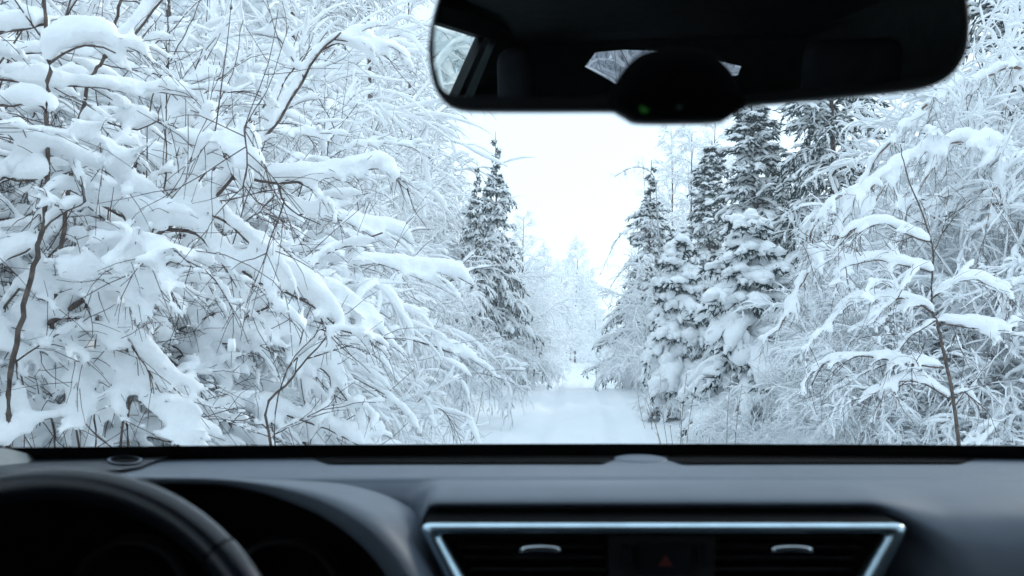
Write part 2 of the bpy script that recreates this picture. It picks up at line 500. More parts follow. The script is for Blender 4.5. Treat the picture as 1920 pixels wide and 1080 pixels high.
def spruce_meshes(seed, h=9.0, rmax=1.7, load=1.0, gap=0.30, per=8, sub=12, need=10, w=0.06, shape=0.85, droop=0.9, low=0.3, leader=False):
    rng = np.random.default_rng(seed)
    wood = MB(); nd = MB(); sn = MB()
    P0 = grow(rng, np.array([[0, 0, -0.3]]), np.array([[0, 0, 1.0]]), h + 0.3, 14, 0, 0.008)
    tubes(wood, P0, 0.014 * h, 0.010, 8)
    hs = np.arange(low, h - 0.25, gap)
    hh = np.repeat(hs, per) + rng.uniform(-.14, .14, len(hs) * per)
    f = np.clip(1 - hh / h, 0.02, 1)
    a = rng.random(len(hh)) * 2 * math.pi
    rr = rmax * f ** shape * rng.uniform(.42, 1.28, len(hh)) * (1 + .18 * np.sin(a * 2 + hh * 1.3)) + 0.10
    if leader:
        q = np.clip((f - .12) / .16, 0, 1); q = q * q * (3 - 2 * q)
        rr = rr * (.40 + .60 * q); ok = (q > .3) | (rng.random(len(hh)) < .40)
        hh, f, a, rr = hh[ok], f[ok], a[ok], rr[ok]
    S = np.stack([np.interp(hh, P0[0, :, 2], P0[0, :, 0]), np.interp(hh, P0[0, :, 2], P0[0, :, 1]), hh], 1)
    D = np.stack([np.cos(a), np.sin(a), 0.55 * (1 - f) + 0.02 + rng.normal(0, .1, len(hh))], 1)
    dr = droop * rng.uniform(.6, 1.3, len(hh)) * (0.35 + 0.8 * f)
    P1 = grow(rng, S, D, rr, 8, dr, 0.03)
    tubes(wood, P1, 0.006 + 0.012 * f, 0.004, 4)
    snow_on(sn, rng, P1, w * load * (0.55 + 1.1 * f) * rng.uniform(.7, 1.3, len(hh)), 7, 0.95, c=5, steep=0.25, hfac=0.7, lift=.5)
    s, D2, i, t = spawn(rng, P1, sub, 0.12, 0.99, 0.85, 0.12, 0.85)
    L2 = (rr[i] * 0.36 * (1.15 - t) + 0.10) * rng.uniform(.7, 1.2, len(i))
    D2[:, 2] -= 0.1
    P2 = grow(rng, s, D2, L2, 5, 1.0 * dr[i], 0.05)
    tubes(wood, P2[::2], 0.004, 0.002, 3)
    snow_on(sn, rng, P2, w * load * 0.85 * (0.75 + 0.5 * f[i]) * rng.uniform(.4, 1.6, len(i)), 5, 0.92, c=3, steep=0.3, hfac=0.7, lift=.55)
    # needles: thin spiky blades round every branchlet, thickest below the snow
    for PP, cnt, ln in ((P2, need, 0.10), (P1, need + 8, 0.13)):
        s, D3, i, t = spawn(rng, PP, cnt, 0.0, 1.0, 0.85, 0.25)
        D3[:, 2] -= 0.25
        D3 /= np.linalg.norm(D3, axis=1, keepdims=True)
        T = PP[i, -1] - PP[i, 0]; T /= np.linalg.norm(T, axis=1, keepdims=True) + 1e-9
        ll = ln * rng.uniform(.6, 1.4, len(i))
        wv = np.cross(D3, rng.normal(size=D3.shape)); wv /= np.linalg.norm(wv, axis=1, keepdims=True) + 1e-9
        wd = ll * 0.20
        v = np.stack([s - wv * wd[:, None] - T * .01, s + D3 * ll[:, None] + T * ll[:, None] * .3, s + wv * wd[:, None] + T * .01], 1)
        mm = len(i)
        nd.add(v.reshape(-1, 3), tris=np.arange(mm * 3).reshape(-1, 3))
    return [('trunk', wood.mesh('trunk', M_BARK)), ('crown', nd.mesh('crown', M_NEEDLE, smooth=False)), ('snow_cover', sn.mesh('snow_cover', M_SNOW))]


def hero(name, label, cat, lines, Y0, seed, voxel=0.018, group=None, bark=None, foot=None):
    """one shrub or tree with its main branches laid out one by one.
    lines: (points (px,py[,Y]), wood radius mm at start, end, snow half width cm, twigs per metre, hang, snow?)"""
    rng = np.random.default_rng(seed)
    f = at(*foot, Y0) if foot else at(*lines[0][0][0][:2], Y0)
    f.z = float(ground_z(f.x, f.y))
    root = empty(name, f)
    tag(root, label, cat, group)
    tw = MB(); sn = MB(); off = np.array(f)
    for pts, r0, r1, w, tpm, hang in lines:
        p3 = np.array([at(p[0], p[1], p[2] if len(p) > 2 else Y0) for p in pts]) - off
        ln = np.linalg.norm(np.diff(p3, axis=0), axis=1).sum()
        n = max(8, int(ln / 0.05))
        t = np.linspace(0, len(p3) - 1 - 1e-6, n); e = np.concatenate([[2 * p3[0] - p3[1]], p3, [2 * p3[-1] - p3[-2]]])
        i = t.astype(int); fr = (t - i)[:, None]
        a, b, c, d = e[i], e[i + 1], e[i + 2], e[i + 3]
        P = 0.5 * ((2 * b) + (c - a) * fr + (2 * a - 5 * b + 4 * c - d) * fr ** 2 + (3 * b - a - 3 * c + d) * fr ** 3)
        P = P + rng.normal(0, 0.003, P.shape); P = P[None]
        br = MB(); tubes(br, P, r0 / 1000, r1 / 1000, 7, True)
        br.build('branch', bark or M_BARK, root)
        if w: snow_on(sn, rng, P, w / 100, 10, 1, c=max(4, int(ln / .11)), lo=.55, hi=1.2, steep=0.22, hfac=1.0, lift=0.80, taper=True)
        k = int(tpm * ln)
        if k:
            s, D, j, tt = spawn(rng, P, k, 0.08, 1.0, 0.75, 0.3, 0.3)
            L = rng.uniform(.15, .55, k) * (1.1 - .5 * tt)
            P1 = grow(rng, s, D, L, 7, hang * rng.uniform(.2, 1.6, k), 0.09)
            tubes(tw, P1, 0.0035, 0.0015, 4)
            sel = rng.random(k) < .9
            snow_on(sn, rng, P1[sel], max(w, 2.5) / 100 * .62 * rng.uniform(.6, 1.3, sel.sum()), 7, 1, c=4, steep=.35)
            s, D, j, tt = spawn(rng, P1, 6, 0.1, 1.0, 0.65, 0.3, 0.2)
            P2 = grow(rng, s, D, L[j] * .45 + .05, 4, hang * .8, 0.12)
            tubes(tw, P2, 0.0018, 0.001, 3)
            s3, D4, j4, t4 = spawn(rng, P1[::4], 2, 0.2, 1.0, 0.6, 0.3)
            P4 = grow(rng, s3, D4, rng.uniform(.10, .34, len(s3)), 6, -0.1, 0.14)
            tubes(tw, P4, 0.0024, 0.0012, 4)
            s2 = sel[j] & (rng.random(len(j)) < .75)
            snow_on(sn, rng, P2[s2], max(w, 2.2) / 100 * .42, 6, 1, c=2, steep=.35)
    if tw.n: tw.build('twig_spray', M_TWIG, root)
    if sn.n: link('snow_cover', remesh(sn, voxel, 'snow_cover', M_SNOW), root)
    return root


def plant(name, meshes, label, cat, X, Y, rz=0.0, s=1.0, group=None, dz=0.0, tilt=(0, 0), sz=None):
    z = float(ground_z(X, Y)) + dz
    t = empty(name, (X, Y, z), R(rz))
    t.rotation_euler = (R(tilt[0]), R(tilt[1]), R(rz))
    t.scale = (s, s, sz or s)
    tag(t, label, cat, group)
    for n_, m in meshes: link(n_, m, t)
    return t

# ------------------------------------------------------------------ plants
A = [shrub_meshes(11, 3.3, 9, (0.25, 0), 0.65, 0.9, 13, 11, 2, 0.052, 0.027, flat=.8, fine=.45),
     shrub_meshes(12, 2.8, 9, (-0.1, 0.1), 0.85, 1.2, 13, 10, 1, 0.052, flat=.7, fine=.45, rad=.010),
     shrub_meshes(13, 3.9, 9, (0.1, -0.1), 0.5, 0.7, 14, 10, 2, 0.045, bare=0.2, flat=.7, fine=.45, rad=.010),
     shrub_meshes(14, 3.7, 8, (0.70, 0), 0.40, 0.25, 11, 8, 0, 0.058, 0.026, bare=.08, flat=.6, rad=.015, wob=.10, wob1=.05, steep=.5)]
B = [shrub_meshes(21, 4.6, 10, (0.15, 0), 0.45, 0.8, 13, 10, 2, 0.045, wob=.20, fine=.5, rad=.013, tmat=M_RIME, steep=.65),
     shrub_meshes(22, 2.8, 9, (0, 0), 0.8, 1.1, 11, 10, 1, 0.041, wob=.20, fine=.5, rad=.013, tmat=M_RIME, steep=.65)]
BI = [birch_meshes(31, 6.0, 1.0, 1.0, 0.040, 16, 12, 2), birch_meshes(32, 5.2, 1.25, 1.2, 0.042, 16, 12, 2)]
FR = [frosted_meshes(41, 9.5, 0.028), frosted_meshes(42, 8.5, 0.028, 0.5, 42, 11, 3), frosted_meshes(43, 9.0, 0.085, 0.1, 44, 11, 3)]
SP = [spruce_meshes(51, 9.0, 2.1, 1.6, 0.32, sub=11, droop=1.6), spruce_meshes(52, 10.0, 2.9, 1.05, 0.33, 8, 11, 10, 0.060, 0.8, 1.6), spruce_meshes(53, 4.5, 1.4, 2.4, 0.32, 7, 9, 9, 0.075, 0.75, 1.8), spruce_meshes(54, 8.6, 2.3, 1.6, 0.30, 8, 10, 9, 0.058, 0.95, 1.3, leader=True)]

def px_X(px, Y): return (px - 960) / F * Y

rnd = random.Random(5)
gl = 'snow-laden shrubs of the thicket left of the road'
gr = 'snow-laden shrubs of the thicket right of the road'
# left: nearest bushes
for X, Y, rz, s, v, lab in [
    (-3.7, 4.3, 5, .80, 3, 'shrub of long straight snow-coated branches fanning up to the right from the far left'), (-3.7, 5.5, 340, .85, 3, 'fan of straight snow-coated branches behind the stout forked branch'),
    (-4.3, 7.0, 15, .95, 3, 'fan of straight snow-coated branches reaching towards the left end of the mirror'), (-5.0, 6.0, 0, 1.1, 3, 'tallest fan of straight snowy branches at the top left'),
    (-2.9, 4.0, 0, .95, 0, 'snow-heaped shrub behind the stout forked branch at the far left'), (-2.2, 5.0, 70, .8, 1, 'low wide shrub under thick snow above the steering wheel, left of the road'),
    (-3.7, 5.2, 200, 1.05, 2, 'tall loose shrub with bare shoots behind the stem at the far left edge'), (-2.6, 6.2, 120, .95, 0, 'snow-heaped shrub behind the drooping boughs in the middle of the left thicket'),
    (-2.7, 7.2, 300, .75, 1, 'low snow-heaped shrub whose tips hang nearest the car on the left road edge'), (-4.4, 6.8, 30, 1.1, 0, 'big snow-heaped shrub deep in the left thicket behind the far left stems'),
    (-3.4, 7.8, 160, 1.0, 1, 'broad snow-heaped shrub in the second row of the left thicket'), (-2.6, 9.0, 250, .9, 2, 'upright snowy shrub with thin bare shoots, below the left end of the mirror'),
    (-5.2, 8.6, 90, 1.2, 2, 'tallest shoot-filled shrub near the top left of the thicket'), (-3.0, 11.2, 20, .85, 1, 'low snow-heaped shrub at the road edge in front of the left spruces'),
    (-3.6, 10.4, 140, 1.1, 0, 'large snow-heaped shrub between the road edge shrubs and the bowed birches on the left')]:
    plant('snowy_shrub', A[v], lab, 'shrub', X, Y, rz, s, gl)
for k in range(70):
    Y = 8 + 34 * (k / 70) ** 1.3 + rnd.uniform(-.5, .5); X = road_x(Y) - rnd.uniform(3.4, 8.5) - (1.0 if Y < 22 else 0)
    plant('snowy_shrub', B[0 if k % 3 else 1], 'snow-laden shrub deeper in the thicket left of the road', 'shrub', X, Y, rnd.uniform(0, 360), rnd.uniform(.75, 1.2), gl)
for k in range(20):
    Y = rnd.uniform(17, 55); X = road_x(Y) - rnd.uniform(2.4, 3.3)
    plant('snowy_shrub', B[1], 'low snow-laden shrub at the left edge of the road', 'shrub', X, Y, rnd.uniform(0, 360), rnd.uniform(.4, .75), gl)
for k, (px, Y) in enumerate([(400, 10.5), (490, 12), (540, 13.5), (590, 15), (620, 17), (650, 20), (700, 24), (800, 36), (860, 44)]):
    plant('bowed_birch', BI[k % 2], 'young birch bowed towards the road under snow, left of the road', 'birch', px_X(px, Y) - 1.2, Y, rnd.uniform(-35, 35), rnd.uniform(.8, 1.05), 'bowed birches left of the road')
for px, Y, s in ((905, 25, .62), (940, 30, .7), (975, 36, .75), (930, 22, .5), (1000, 46, .8)):
    plant('bowed_birch', BI[int(px) % 2], 'short bowed birch hiding the foot of the left spruces beside the road', 'birch', px_X(px - 50, Y) - .8, Y, rnd.uniform(-40, 40), s, 'short bowed birches below the left spruces')
# right
for k in range(15):
    Y = 8 + k * .6; X = road_x(Y) + rnd.uniform(2.8, 6.5)
    plant('snowy_shrub', B[k % 2], 'snow-laden shrub right of the road', 'shrub', X, Y, rnd.uniform(0, 360), rnd.uniform(.28, .42) + (X - road_x(Y) - 2.8) * .15, gr)
for X, Y, rz, s, v, lab in [(4.6, 7.4, 20, .5, 1, 'low snow-heaped shrub at the foot of the slender sapling on the right'), (3.6, 8.6, 100, .42, 2, 'small shrub with bare shoots left of the slender sapling'),
    (5.6, 8.4, 190, .75, 0, 'snow-heaped shrub at the right edge behind the slender sapling'), (4.5, 10.4, 250, .55, 1, 'low snow-heaped shrub under the long birch arch'), (7.0, 10.8, 80, .9, 0, 'large snow-heaped shrub at the right edge under the level trunks')]:
    plant('snowy_shrub', A[v], lab, 'shrub', X, Y, rz, s, gr)
for k in range(16):
    Y = 8.2 + k * .55; X = road_x(Y) + 2.0 + rnd.uniform(.1, 1.5)
    plant('snowy_shrub', B[1], 'ankle to waist high frosted shrub along the right edge of the road', 'shrub', X, Y, rnd.uniform(0, 360), rnd.uniform(.20, .32), 'low frosted shrubs on the right road edge')
for k, (px, Y, top) in enumerate([(1900, 11.5, 230), (2010, 10.5, 170), (2000, 11.5, 120), (2060, 9.5, 150), (1880, 9, 420), (1950, 8.8, 330), (2030, 8.2, 300), (1900, 12.5, 200)]):
    X = px_X(px, Y); sc = (EYE - (top - HOR) / F * Y - float(ground_z(X, Y))) / (4.3 if k % 2 else 3.9)
    plant('snowy_shrub', B[0] if k % 2 else A[2], 'tall snow-laden shrub in the white mass rising behind the slender sapling', 'shrub', X, Y, rnd.uniform(0, 360), sc, 'tall shrubs behind the slender sapling on the right')
# dry stalks standing out of the snow
for px, Y, lab, tops in ((1300, 8.4, 'pair of brown dry stalks at the right road edge, nearest the car', ((1288, 700), (1302, 735), (1275, 745))), (1262, 10.5, 'thin leaning dry stalks in the snow at the right road edge', ((1205, 735), (1238, 700), (1225, 760), (1246, 742))),
                         (1215, 15, 'short dry stalks farther up the right road edge', ((1195, 720), (1203, 728), (1212, 715))), (1385, 8.6, 'dry stalks between the road edge and the frosted shrubs', ((1372, 690), (1392, 720))),
                         (880, 11, 'dark leaning stalks at the left road edge', ((905, 735), (878, 745), (890, 760))), (975, 22, 'clump of dry stalks under the left spruces', ((968, 725), (978, 722), (990, 730)))):
    X = px_X(px, Y); g = float(ground_z(X, Y)); t = empty('dry_weed', (X, Y, g)); tag(t, lab, 'dry weed', 'dry stalks along the road edges')
    rg = np.random.default_rng(int(px))
    for tx, ty in tops:
        e = np.array(at(tx, ty, Y + rg.uniform(-.15, .15))) - np.array((X, Y, g)); s0 = np.array([rg.uniform(-.12, .12), rg.uniform(-.1, .1), -.1])
        q = np.linspace(0, 1, 8)[:, None]; P = s0 * (1 - q) + e * q; P[:, 0] += .04 * np.sin(q[:, 0] * 3.1) * rg.uniform(-1, 1); P = P[None]
        mb = MB(); tubes(mb, P, .0045, .002, 5, True)
        s_, D_, _, _ = spawn(rg, P, 5, .45, 1, .6, .2); Pz = grow(rg, s_, D_, .07, 4, .3, .15); tubes(mb, Pz, .003, .002, 4)
        st = mb.build('stalk', M_STALK, t)
        sm = MB(); snow_on(sm, rg, Pz, .012, 5, .8, c=2, steep=.5); sm.build('snow_cover', M_SNOW, st)
for k in range(30):
    Y = rnd.uniform(15, 52); X = road_x(Y) + rnd.uniform(2.3, 6)
    plant('snowy_shrub', B[k % 2], 'snow-laden shrub farther up the right verge', 'shrub', X, Y, rnd.uniform(0, 360), rnd.uniform(.35, .7), gr)
for k, (X, Y, rz, s) in enumerate([(9.6, 10.5, 195, .9), (10.8, 11.6, 170, 1.05), (9.0, 9.2, 180, .85), (12.2, 13.5, 190, 1.1)]):
    plant('bowed_birch', BI[k % 2], 'young birch bowed towards the road under snow, right of the car', 'birch', X, Y, rz, s, 'bowed birches right of the road')
# hero plants, branch by branch
hero('snowy_sapling', 'tall bare-barked stem rising at the far left edge with snow clinging to its left side', 'sapling',
  [([(10, 900), (22, 700), (48, 565), (75, 450), (90, 330), (88, 200), (93, 100), (82, 0), (78, -120)], 11, 7, 1.8, 2, .3),
   ([(88, 210), (60, 190), (10, 200), (-60, 190)], 5, 3, 5.8, 8, .6), ([(90, 330), (40, 340), (-30, 325)], 5, 3, 5.8, 8, .6),
   ([(92, 120), (130, 95), (170, 85), (215, 100)], 5, 3, 5.3, 8, .5), ([(85, 45), (50, 55), (0, 60), (-50, 40)], 5, 3, 5.8, 8, .5),
   ([(80, 430), (120, 400), (160, 380), (150, 330)], 4, 2, 4.1, 8, .5), ([(75, 455), (30, 480), (-20, 500)], 4, 2, 4.9, 8, .6)], 3.3, 101)
hero('snowy_sapling', 'stout forked branch reaching up to the right from the far left edge, under thick snow', 'sapling',
  [([(-60, 720), (-10, 650), (20, 615), (90, 605), (150, 568), (180, 540), (245, 492), (310, 430), (380, 395), (440, 330), (520, 230), (590, 110), (640, 60)], 16, 4, 6.1, 8, .5),
   ([(310, 430), (370, 440), (430, 492), (500, 535), (580, 570), (640, 620)], 8, 3, 6.9, 8, .9),
   ([(380, 395), (430, 420), (480, 470), (532, 522)], 6, 2, 6.6, 6, .8),
   ([(310, 430), (240, 410), (180, 380), (130, 355)], 7, 3, 7.6, 8, .6),
   ([(205, 520), (210, 580), (240, 640), (290, 690), (330, 730)], 5, 2, 5.5, 6, .9),
   ([(90, 605), (60, 650), (100, 665), (125, 715), (70, 750)], 5, 2, 5.1, 5, 1.2),
   ([(440, 330), (520, 345), (600, 335), (690, 315), (745, 318)], 6, 3, 5.1, 8, .4),
   ([(520, 345), (540, 390), (600, 420)], 5, 2, 6.1, 8, .8)], 3.6, 102, foot=(-60, 760))
hero('snowy_sapling', 'brown stem forking into two near the top left corner', 'sapling',
  [([(60, 900), (110, 500), (140, 280), (167, 155), (195, 108), (225, 0), (240, -90)], 11, 6, 1.2, 2, .3),
   ([(195, 108), (245, 70), (300, 5), (350, -60)], 7, 4, 6.5, 4, .4), ([(150, 240), (200, 230), (250, 245), (300, 225)], 5, 3, 5.8, 8, .6),
   ([(167, 155), (130, 150), (90, 175), (40, 160)], 5, 3, 6.1, 8, .7)], 3.9, 103)
hero('snowy_sapling', 'thin dark stems standing nearly bare in front of the left thicket', 'sapling',
  [([(520, 900), (498, 770), (540, 720), (560, 690), (612, 630)], 7, 3, 0.0, 5, .2), ([(520, 900), (515, 780), (535, 700), (560, 660), (600, 620), (626, 612)], 3.5, 1.5, 0.0, 4, .1),
   ([(215, 900), (232, 800), (250, 740), (262, 690)], 6, 3, 0.8, 4, .2), ([(110, 900), (100, 800), (85, 765), (60, 730)], 6, 3, 4.1, 8, .6), ([(240, 900), (240, 720), (240, 630)], 6, 5, 0.0, 0, .2),
   ([(180, 900), (178, 760), (177, 613)], 4, 4, 0.0, 0, .2), ([(150, 860), (125, 690), (104, 624)], 5, 4, 0.0, 0, .2)], 3.7, 104, foot=(300, 900))
hero('snowy_sapling', 'spray of thin upright reddish shoots in the upper left thicket', 'sapling',
  [([(270, 420), (285, 190), (345, 70), (385, -20)], 4, 2, 0.0, 0, .2), ([(285, 500), (310, 330), (312, 150), (318, -20)], 5, 3, 2.0, 2, .4), ([(430, 480), (500, 250), (560, 60)], 3.5, 1.5, 2.9, 3, .3),
   ([(400, 320), (470, 230), (560, 120), (615, 60)], 5, 2, 3.2, 3, .3), ([(360, 290), (430, 150), (455, 40)], 3, 1.5, 0.0, 2, .3), ([(200, 480), (205, 320), (210, 300)], 4, 3, 1.7, 1, .3),
   ([(440, 520), (395, 460), (390, 400)], 7, 6, 0.0, 0, 0), ([(480, 400), (520, 360), (540, 320)], 4, 2, 4.1, 2, .3)], 4.3, 105, foot=(330, 860))
hero('snowy_sapling', 'drooping snow-heaped boughs filling the lower left behind the bare stems', 'sapling',
  [([(330, 860), (360, 700), (430, 640), (520, 640), (600, 690), (650, 750)], 9, 3, 8.1, 9, .9), ([(360, 700), (330, 650), (270, 640), (200, 680), (160, 740)], 7, 3, 8.1, 9, .9),
   ([(430, 640), (450, 600), (560, 560), (640, 575), (720, 610)], 7, 3, 7.6, 9, .8), ([(340, 800), (420, 760), (500, 770), (600, 800), (680, 840)], 6, 3, 7.2, 9, .8),
   ([(340, 800), (270, 770), (190, 790), (140, 830)], 6, 3, 7.2, 9, .9), ([(520, 640), (560, 700), (570, 760)], 4, 2, 6.6, 9, .9)], 4.6, 106, foot=(330, 860))
hero('snowy_sapling', 'slender sapling with snow-heaped arms standing nearest on the right side', 'sapling',
  [([(1803, 900), (1797, 830), (1785, 740), (1765, 640), (1757, 605), (1746, 570), (1750, 480), (1736, 420), (1702, 330), (1688, 270)], 15, 3, 0.6, 1, .2),
   ([(1752, 590), (1715, 565), (1680, 560), (1620, 560), (1570, 590), (1532, 628)], 7, 3, 4.4, 10, .8), ([(1748, 560), (1790, 530), (1850, 525), (1900, 545)], 6, 2, 4.4, 10, .7),
   ([(1757, 605), (1800, 612), (1850, 618), (1892, 622)], 6, 2, 4.4, 9, .4), ([(1750, 510), (1700, 500), (1640, 488), (1590, 500), (1560, 520)], 5, 2, 4.8, 10, .7),
   ([(1770, 690), (1705, 682), (1620, 668), (1560, 675), (1512, 708)], 6, 2, 3.8, 10, .8), ([(1782, 750), (1735, 722), (1690, 716), (1620, 745)], 6, 2, 3.6, 10, .8),
   ([(1785, 740), (1812, 738), (1838, 772)], 4, 2, 3.2, 9, .9), ([(1745, 455), (1700, 440), (1650, 415), (1600, 430), (1570, 470)], 5, 2, 4.4, 10, .8),
   ([(1757, 600), (1700, 640), (1665, 700), (1648, 780)], 4, 2, 4.0, 9, 1.2), ([(1748, 480), (1770, 420), (1780, 350)], 4, 2, 1.6, 6, .3), ([(1740, 570), (1680, 520), (1620, 470), (1590, 440)], 2.5, 1, 0.0, 0, 0)], 6.0, 107)
hero('bowed_birch', 'birch with reddish bark bent into a long snowy arch from the right edge', 'birch',
  [([(2150, 800), (2120, 500), (2040, 340), (1980, 300), (1905, 290), (1850, 268), (1780, 268), (1700, 298), (1640, 345), (1570, 430), (1510, 520), (1460, 620)], 26, 5, 6.5, 9, 1.5),
   ([(1905, 290), (1870, 340), (1850, 420), (1840, 500)], 6, 2, 5, 9, 1.5), ([(1780, 268), (1740, 330), (1700, 400), (1680, 470)], 5, 2, 5, 9, 1.5), ([(1700, 298), (1640, 380), (1600, 470), (1580, 560)], 5, 2, 5, 9, 1.5), ([(1640, 345), (1560, 380), (1500, 470)], 5, 2, 5, 9, 1.4)], 8.2, 108, .027, bark=M_BIRCH)
hero('bowed_birch', 'higher snowy birch arch coming in from the right edge below the mirror', 'birch',
  [([(2200, 800), (2150, 400), (2050, 220), (1920, 130), (1850, 142), (1770, 170), (1700, 235), (1640, 300), (1600, 360)], 24, 5, 6, 9, 1.5),
   ([(1920, 130), (1890, 190), (1880, 260), (1870, 330)], 6, 2, 5, 9, 1.5), ([(1850, 142), (1800, 200), (1780, 260)], 6, 2, 5, 9, 1.5), ([(1770, 170), (1740, 230), (1720, 290)], 5, 2, 5, 9, 1.5)], 9.0, 109, .027, bark=M_BIRCH)
hero('bowed_birch', 'two level peeling trunks leaning out of the right edge under snow', 'birch',
  [([(2150, 700), (2050, 400), (1930, 356), (1860, 354), (1790, 362), (1730, 400), (1690, 460)], 22, 6, 6, 8, 1.3), ([(2150, 700), (2030, 420), (1900, 386), (1840, 384), (1770, 402), (1700, 440), (1640, 520)], 22, 6, 6, 8, 1.3)], 8.8, 110, .027, bark=M_BIRCH)
# spruces
def spruce(px, Y, top, v, s=None, label='snow-covered spruce', w=1.0):
    X = px_X(px, Y); g = float(ground_z(X, Y)); topz = EYE - (top - HOR) / F * Y
    hh = [9.0, 10.0, 4.5, 8.6][v]; sz = (topz - g) / hh
    return plant('spruce_tree', SP[v], label, 'spruce tree', X, Y, rnd.uniform(0, 360), sz * w, None, sz=sz)
spruce(1565, 20, -10, 1, w=1.12, label='tall dark spruce right of the road, its top hidden by the mirror')
spruce(1425, 22, 160, 0, w=1.4, label='spruce with reddish cones near its top, left of the tall dark spruce')
spruce(1215, 30, 300, 3, label='slender spruce nearest the sky gap on the right')
spruce(1400, 13, 395, 2, w=1.2, label='small spruce heaped with snow in front of the tall ones')
spruce(1325, 27, 262, 0, w=1.3, label='snowy spruce filling the space between the thin birches and the cone-bearing spruce')
spruce(1275, 17, 440, 2, label='low snow-heaped spruce between the slender spruce and the heaped one')
spruce(932, 28, 245, 3, w=.78, label='spruce with a bare spiky leader, left of the sky gap')
spruce(893, 27, 300, 3, w=.7, label='thin spruce beside the spiky one left of the sky gap')
spruce(1890, 15, -260, 1, label='dark spruce behind the right end of the mirror')
for k in range(34):
    Y = 60 + k * 1.7; u = (rnd.uniform(3.0, 9) if k % 2 else -rnd.uniform(3.0, 9)) * (1 if Y < 98 else .5 if k % 3 else .1)
    X = road_x(Y) + u; X = min(X, px_X(1095, Y)) if (Y > 96) else X; g = float(ground_z(X, Y)); top = (480 if u < 0 else 590) + rnd.uniform(-10, 70)
    sc = max(.35, (EYE - (top - HOR) / F * Y - g) / 9.0)
    plant('frosted_tree', FR[2], 'white frosted tree closing the far end of the road', 'tree', X, Y, rnd.uniform(0, 360), sc, 'frosted trees at the far end of the road')
for px, Y, top, lab in ((1035, 66, 520, 'frosted tree left of the middle of the road end, half hidden by its neighbours'), (1062, 90, 500, 'rounded frosted tree just left of the tallest one at the road end'), (1090, 104, 500, 'rounded frosted tree just right of the tallest one at the road end'), (1118, 80, 560, 'low frosted tree at the left foot of the sky notch'),
                         (1150, 62, 585, 'low frosted tree closing the bottom of the sky notch'), (1170, 50, 560, 'small frosted tree at the foot of the slender spruce'), (1000, 56, 500, 'frosted tree beside the short bowed birches on the left')):
    X = px_X(px, Y); sc = (EYE - (top - HOR) / F * Y - float(ground_z(X, Y))) / 9.0
    plant('frosted_tree', FR[2], lab, 'tree', X, Y, rnd.uniform(0, 360), sc, None, sz=sc).scale.x *= 1.3
for k in range(26):
    Y = 50 + k * 2.4; u = (rnd.uniform(2.4, 5) if k % 2 else -rnd.uniform(2.4, 5)) if Y < 96 else rnd.uniform(-4, 4)
    plant('snowy_shrub', B[1], 'small white shrub far up the road', 'shrub', road_x(Y) + u, Y, rnd.uniform(0, 360), rnd.uniform(.7, 1.2), 'shrubs far up the road')
hero('frosted_birch', 'frosted birch whose long limbs reach left over the sky gap beside the slender spruce', 'birch',
  [([(1250, 700), (1240, 520), (1225, 420), (1195, 425), (1160, 445), (1125, 515)], 40, 6, 4, 5, 1.0), ([(1240, 520), (1232, 400), (1225, 330), (1190, 314), (1150, 332)], 25, 6, 4, 5, .9), ([(1240, 560), (1200, 500), (1170, 505), (1130, 560)], 25, 6, 4, 5, 1.0), ([(1225, 420), (1210, 360), (1205, 300)], 14, 5, 3, 4, .3)], 27, 111, .035, bark=M_FROST)
for k, (X, Y, rz, s, v) in enumerate([(-2.6, -5.5, 40, 1.0, 2), (-3.6, -7.0, 160, 1.1, 0), (.3, -8.0, 200, .9, 2), (-1.2, -9.5, 10, 1.2, 0), (1.8, -9.0, 100, 1.1, 2), (-4.5, -3.5, 250, 1.1, 2), (4.5, -4.0, 60, 1.1, 0)]):
    plant('snowy_shrub', A[v], 'snow-laden shrub behind the car, seen only in the mirror', 'shrub', X, Y, rz, s, 'shrubs behind the car')
for px, Y, top, v in ((640, 22, -250, 1), (700, 24, -200, 1), (765, 27, -60, 1), (560, 20, -330, 1), (120, 15, -350, 2), (330, 17, -380, 2), (450, 18, -300, 2), (1255, 42, 230, 0), (1300, 38, 235, 1), (1345, 44, 215, 0), (1078, 96, 448, 2), (1052, 88, 490, 2), (1104, 100, 505, 2), (1015, 60, 460, 2), (985, 48, 395, 0), (860, 38, 330, 1), (800, 30, 200, 2)):
    X = px_X(px, Y); g = float(ground_z(X, Y)); hh = [9.5, 8.5, 9.0][v]; sc = (EYE - (top - HOR) / F * Y - g) / hh
    LB = {640: 'tall grey frosted tree above the left thicket, second one left of the mirror', 700: 'tall grey frosted tree against the sky just left of the mirror', 765: 'frosted tree partly hidden by the left end of the mirror', 560: 'frosted tree whose twigs show above the middle of the left thicket',
          120: 'frosted tree behind the stems in the top left corner', 330: 'frosted tree behind the upright reddish shoots', 450: 'frosted tree behind the top of the left thicket, right of the reddish shoots',
          1255: 'thin frosted birch nearest the slender spruce, right of the sky gap', 1300: 'thin frosted birch in the middle of three behind the slender spruce', 1345: 'thin frosted birch just left of the cone-bearing spruce',
          1078: 'far frosted tree in the middle of the gap at the end of the road', 1052: 'far frosted tree left of the middle one at the road end', 1104: 'far frosted tree right of the middle one at the road end', 1015: 'frosted tree at the foot of the sky gap on its left side',
          985: 'frosted tree just right of the spiky-topped spruce', 860: 'frosted tree just left of the two left spruces', 800: 'frosted tree filling the edge of the left thicket below the mirror'}
    plant('frosted_tree', FR[v], LB[px], 'tree', X, Y, rnd.uniform(0, 360), sc)


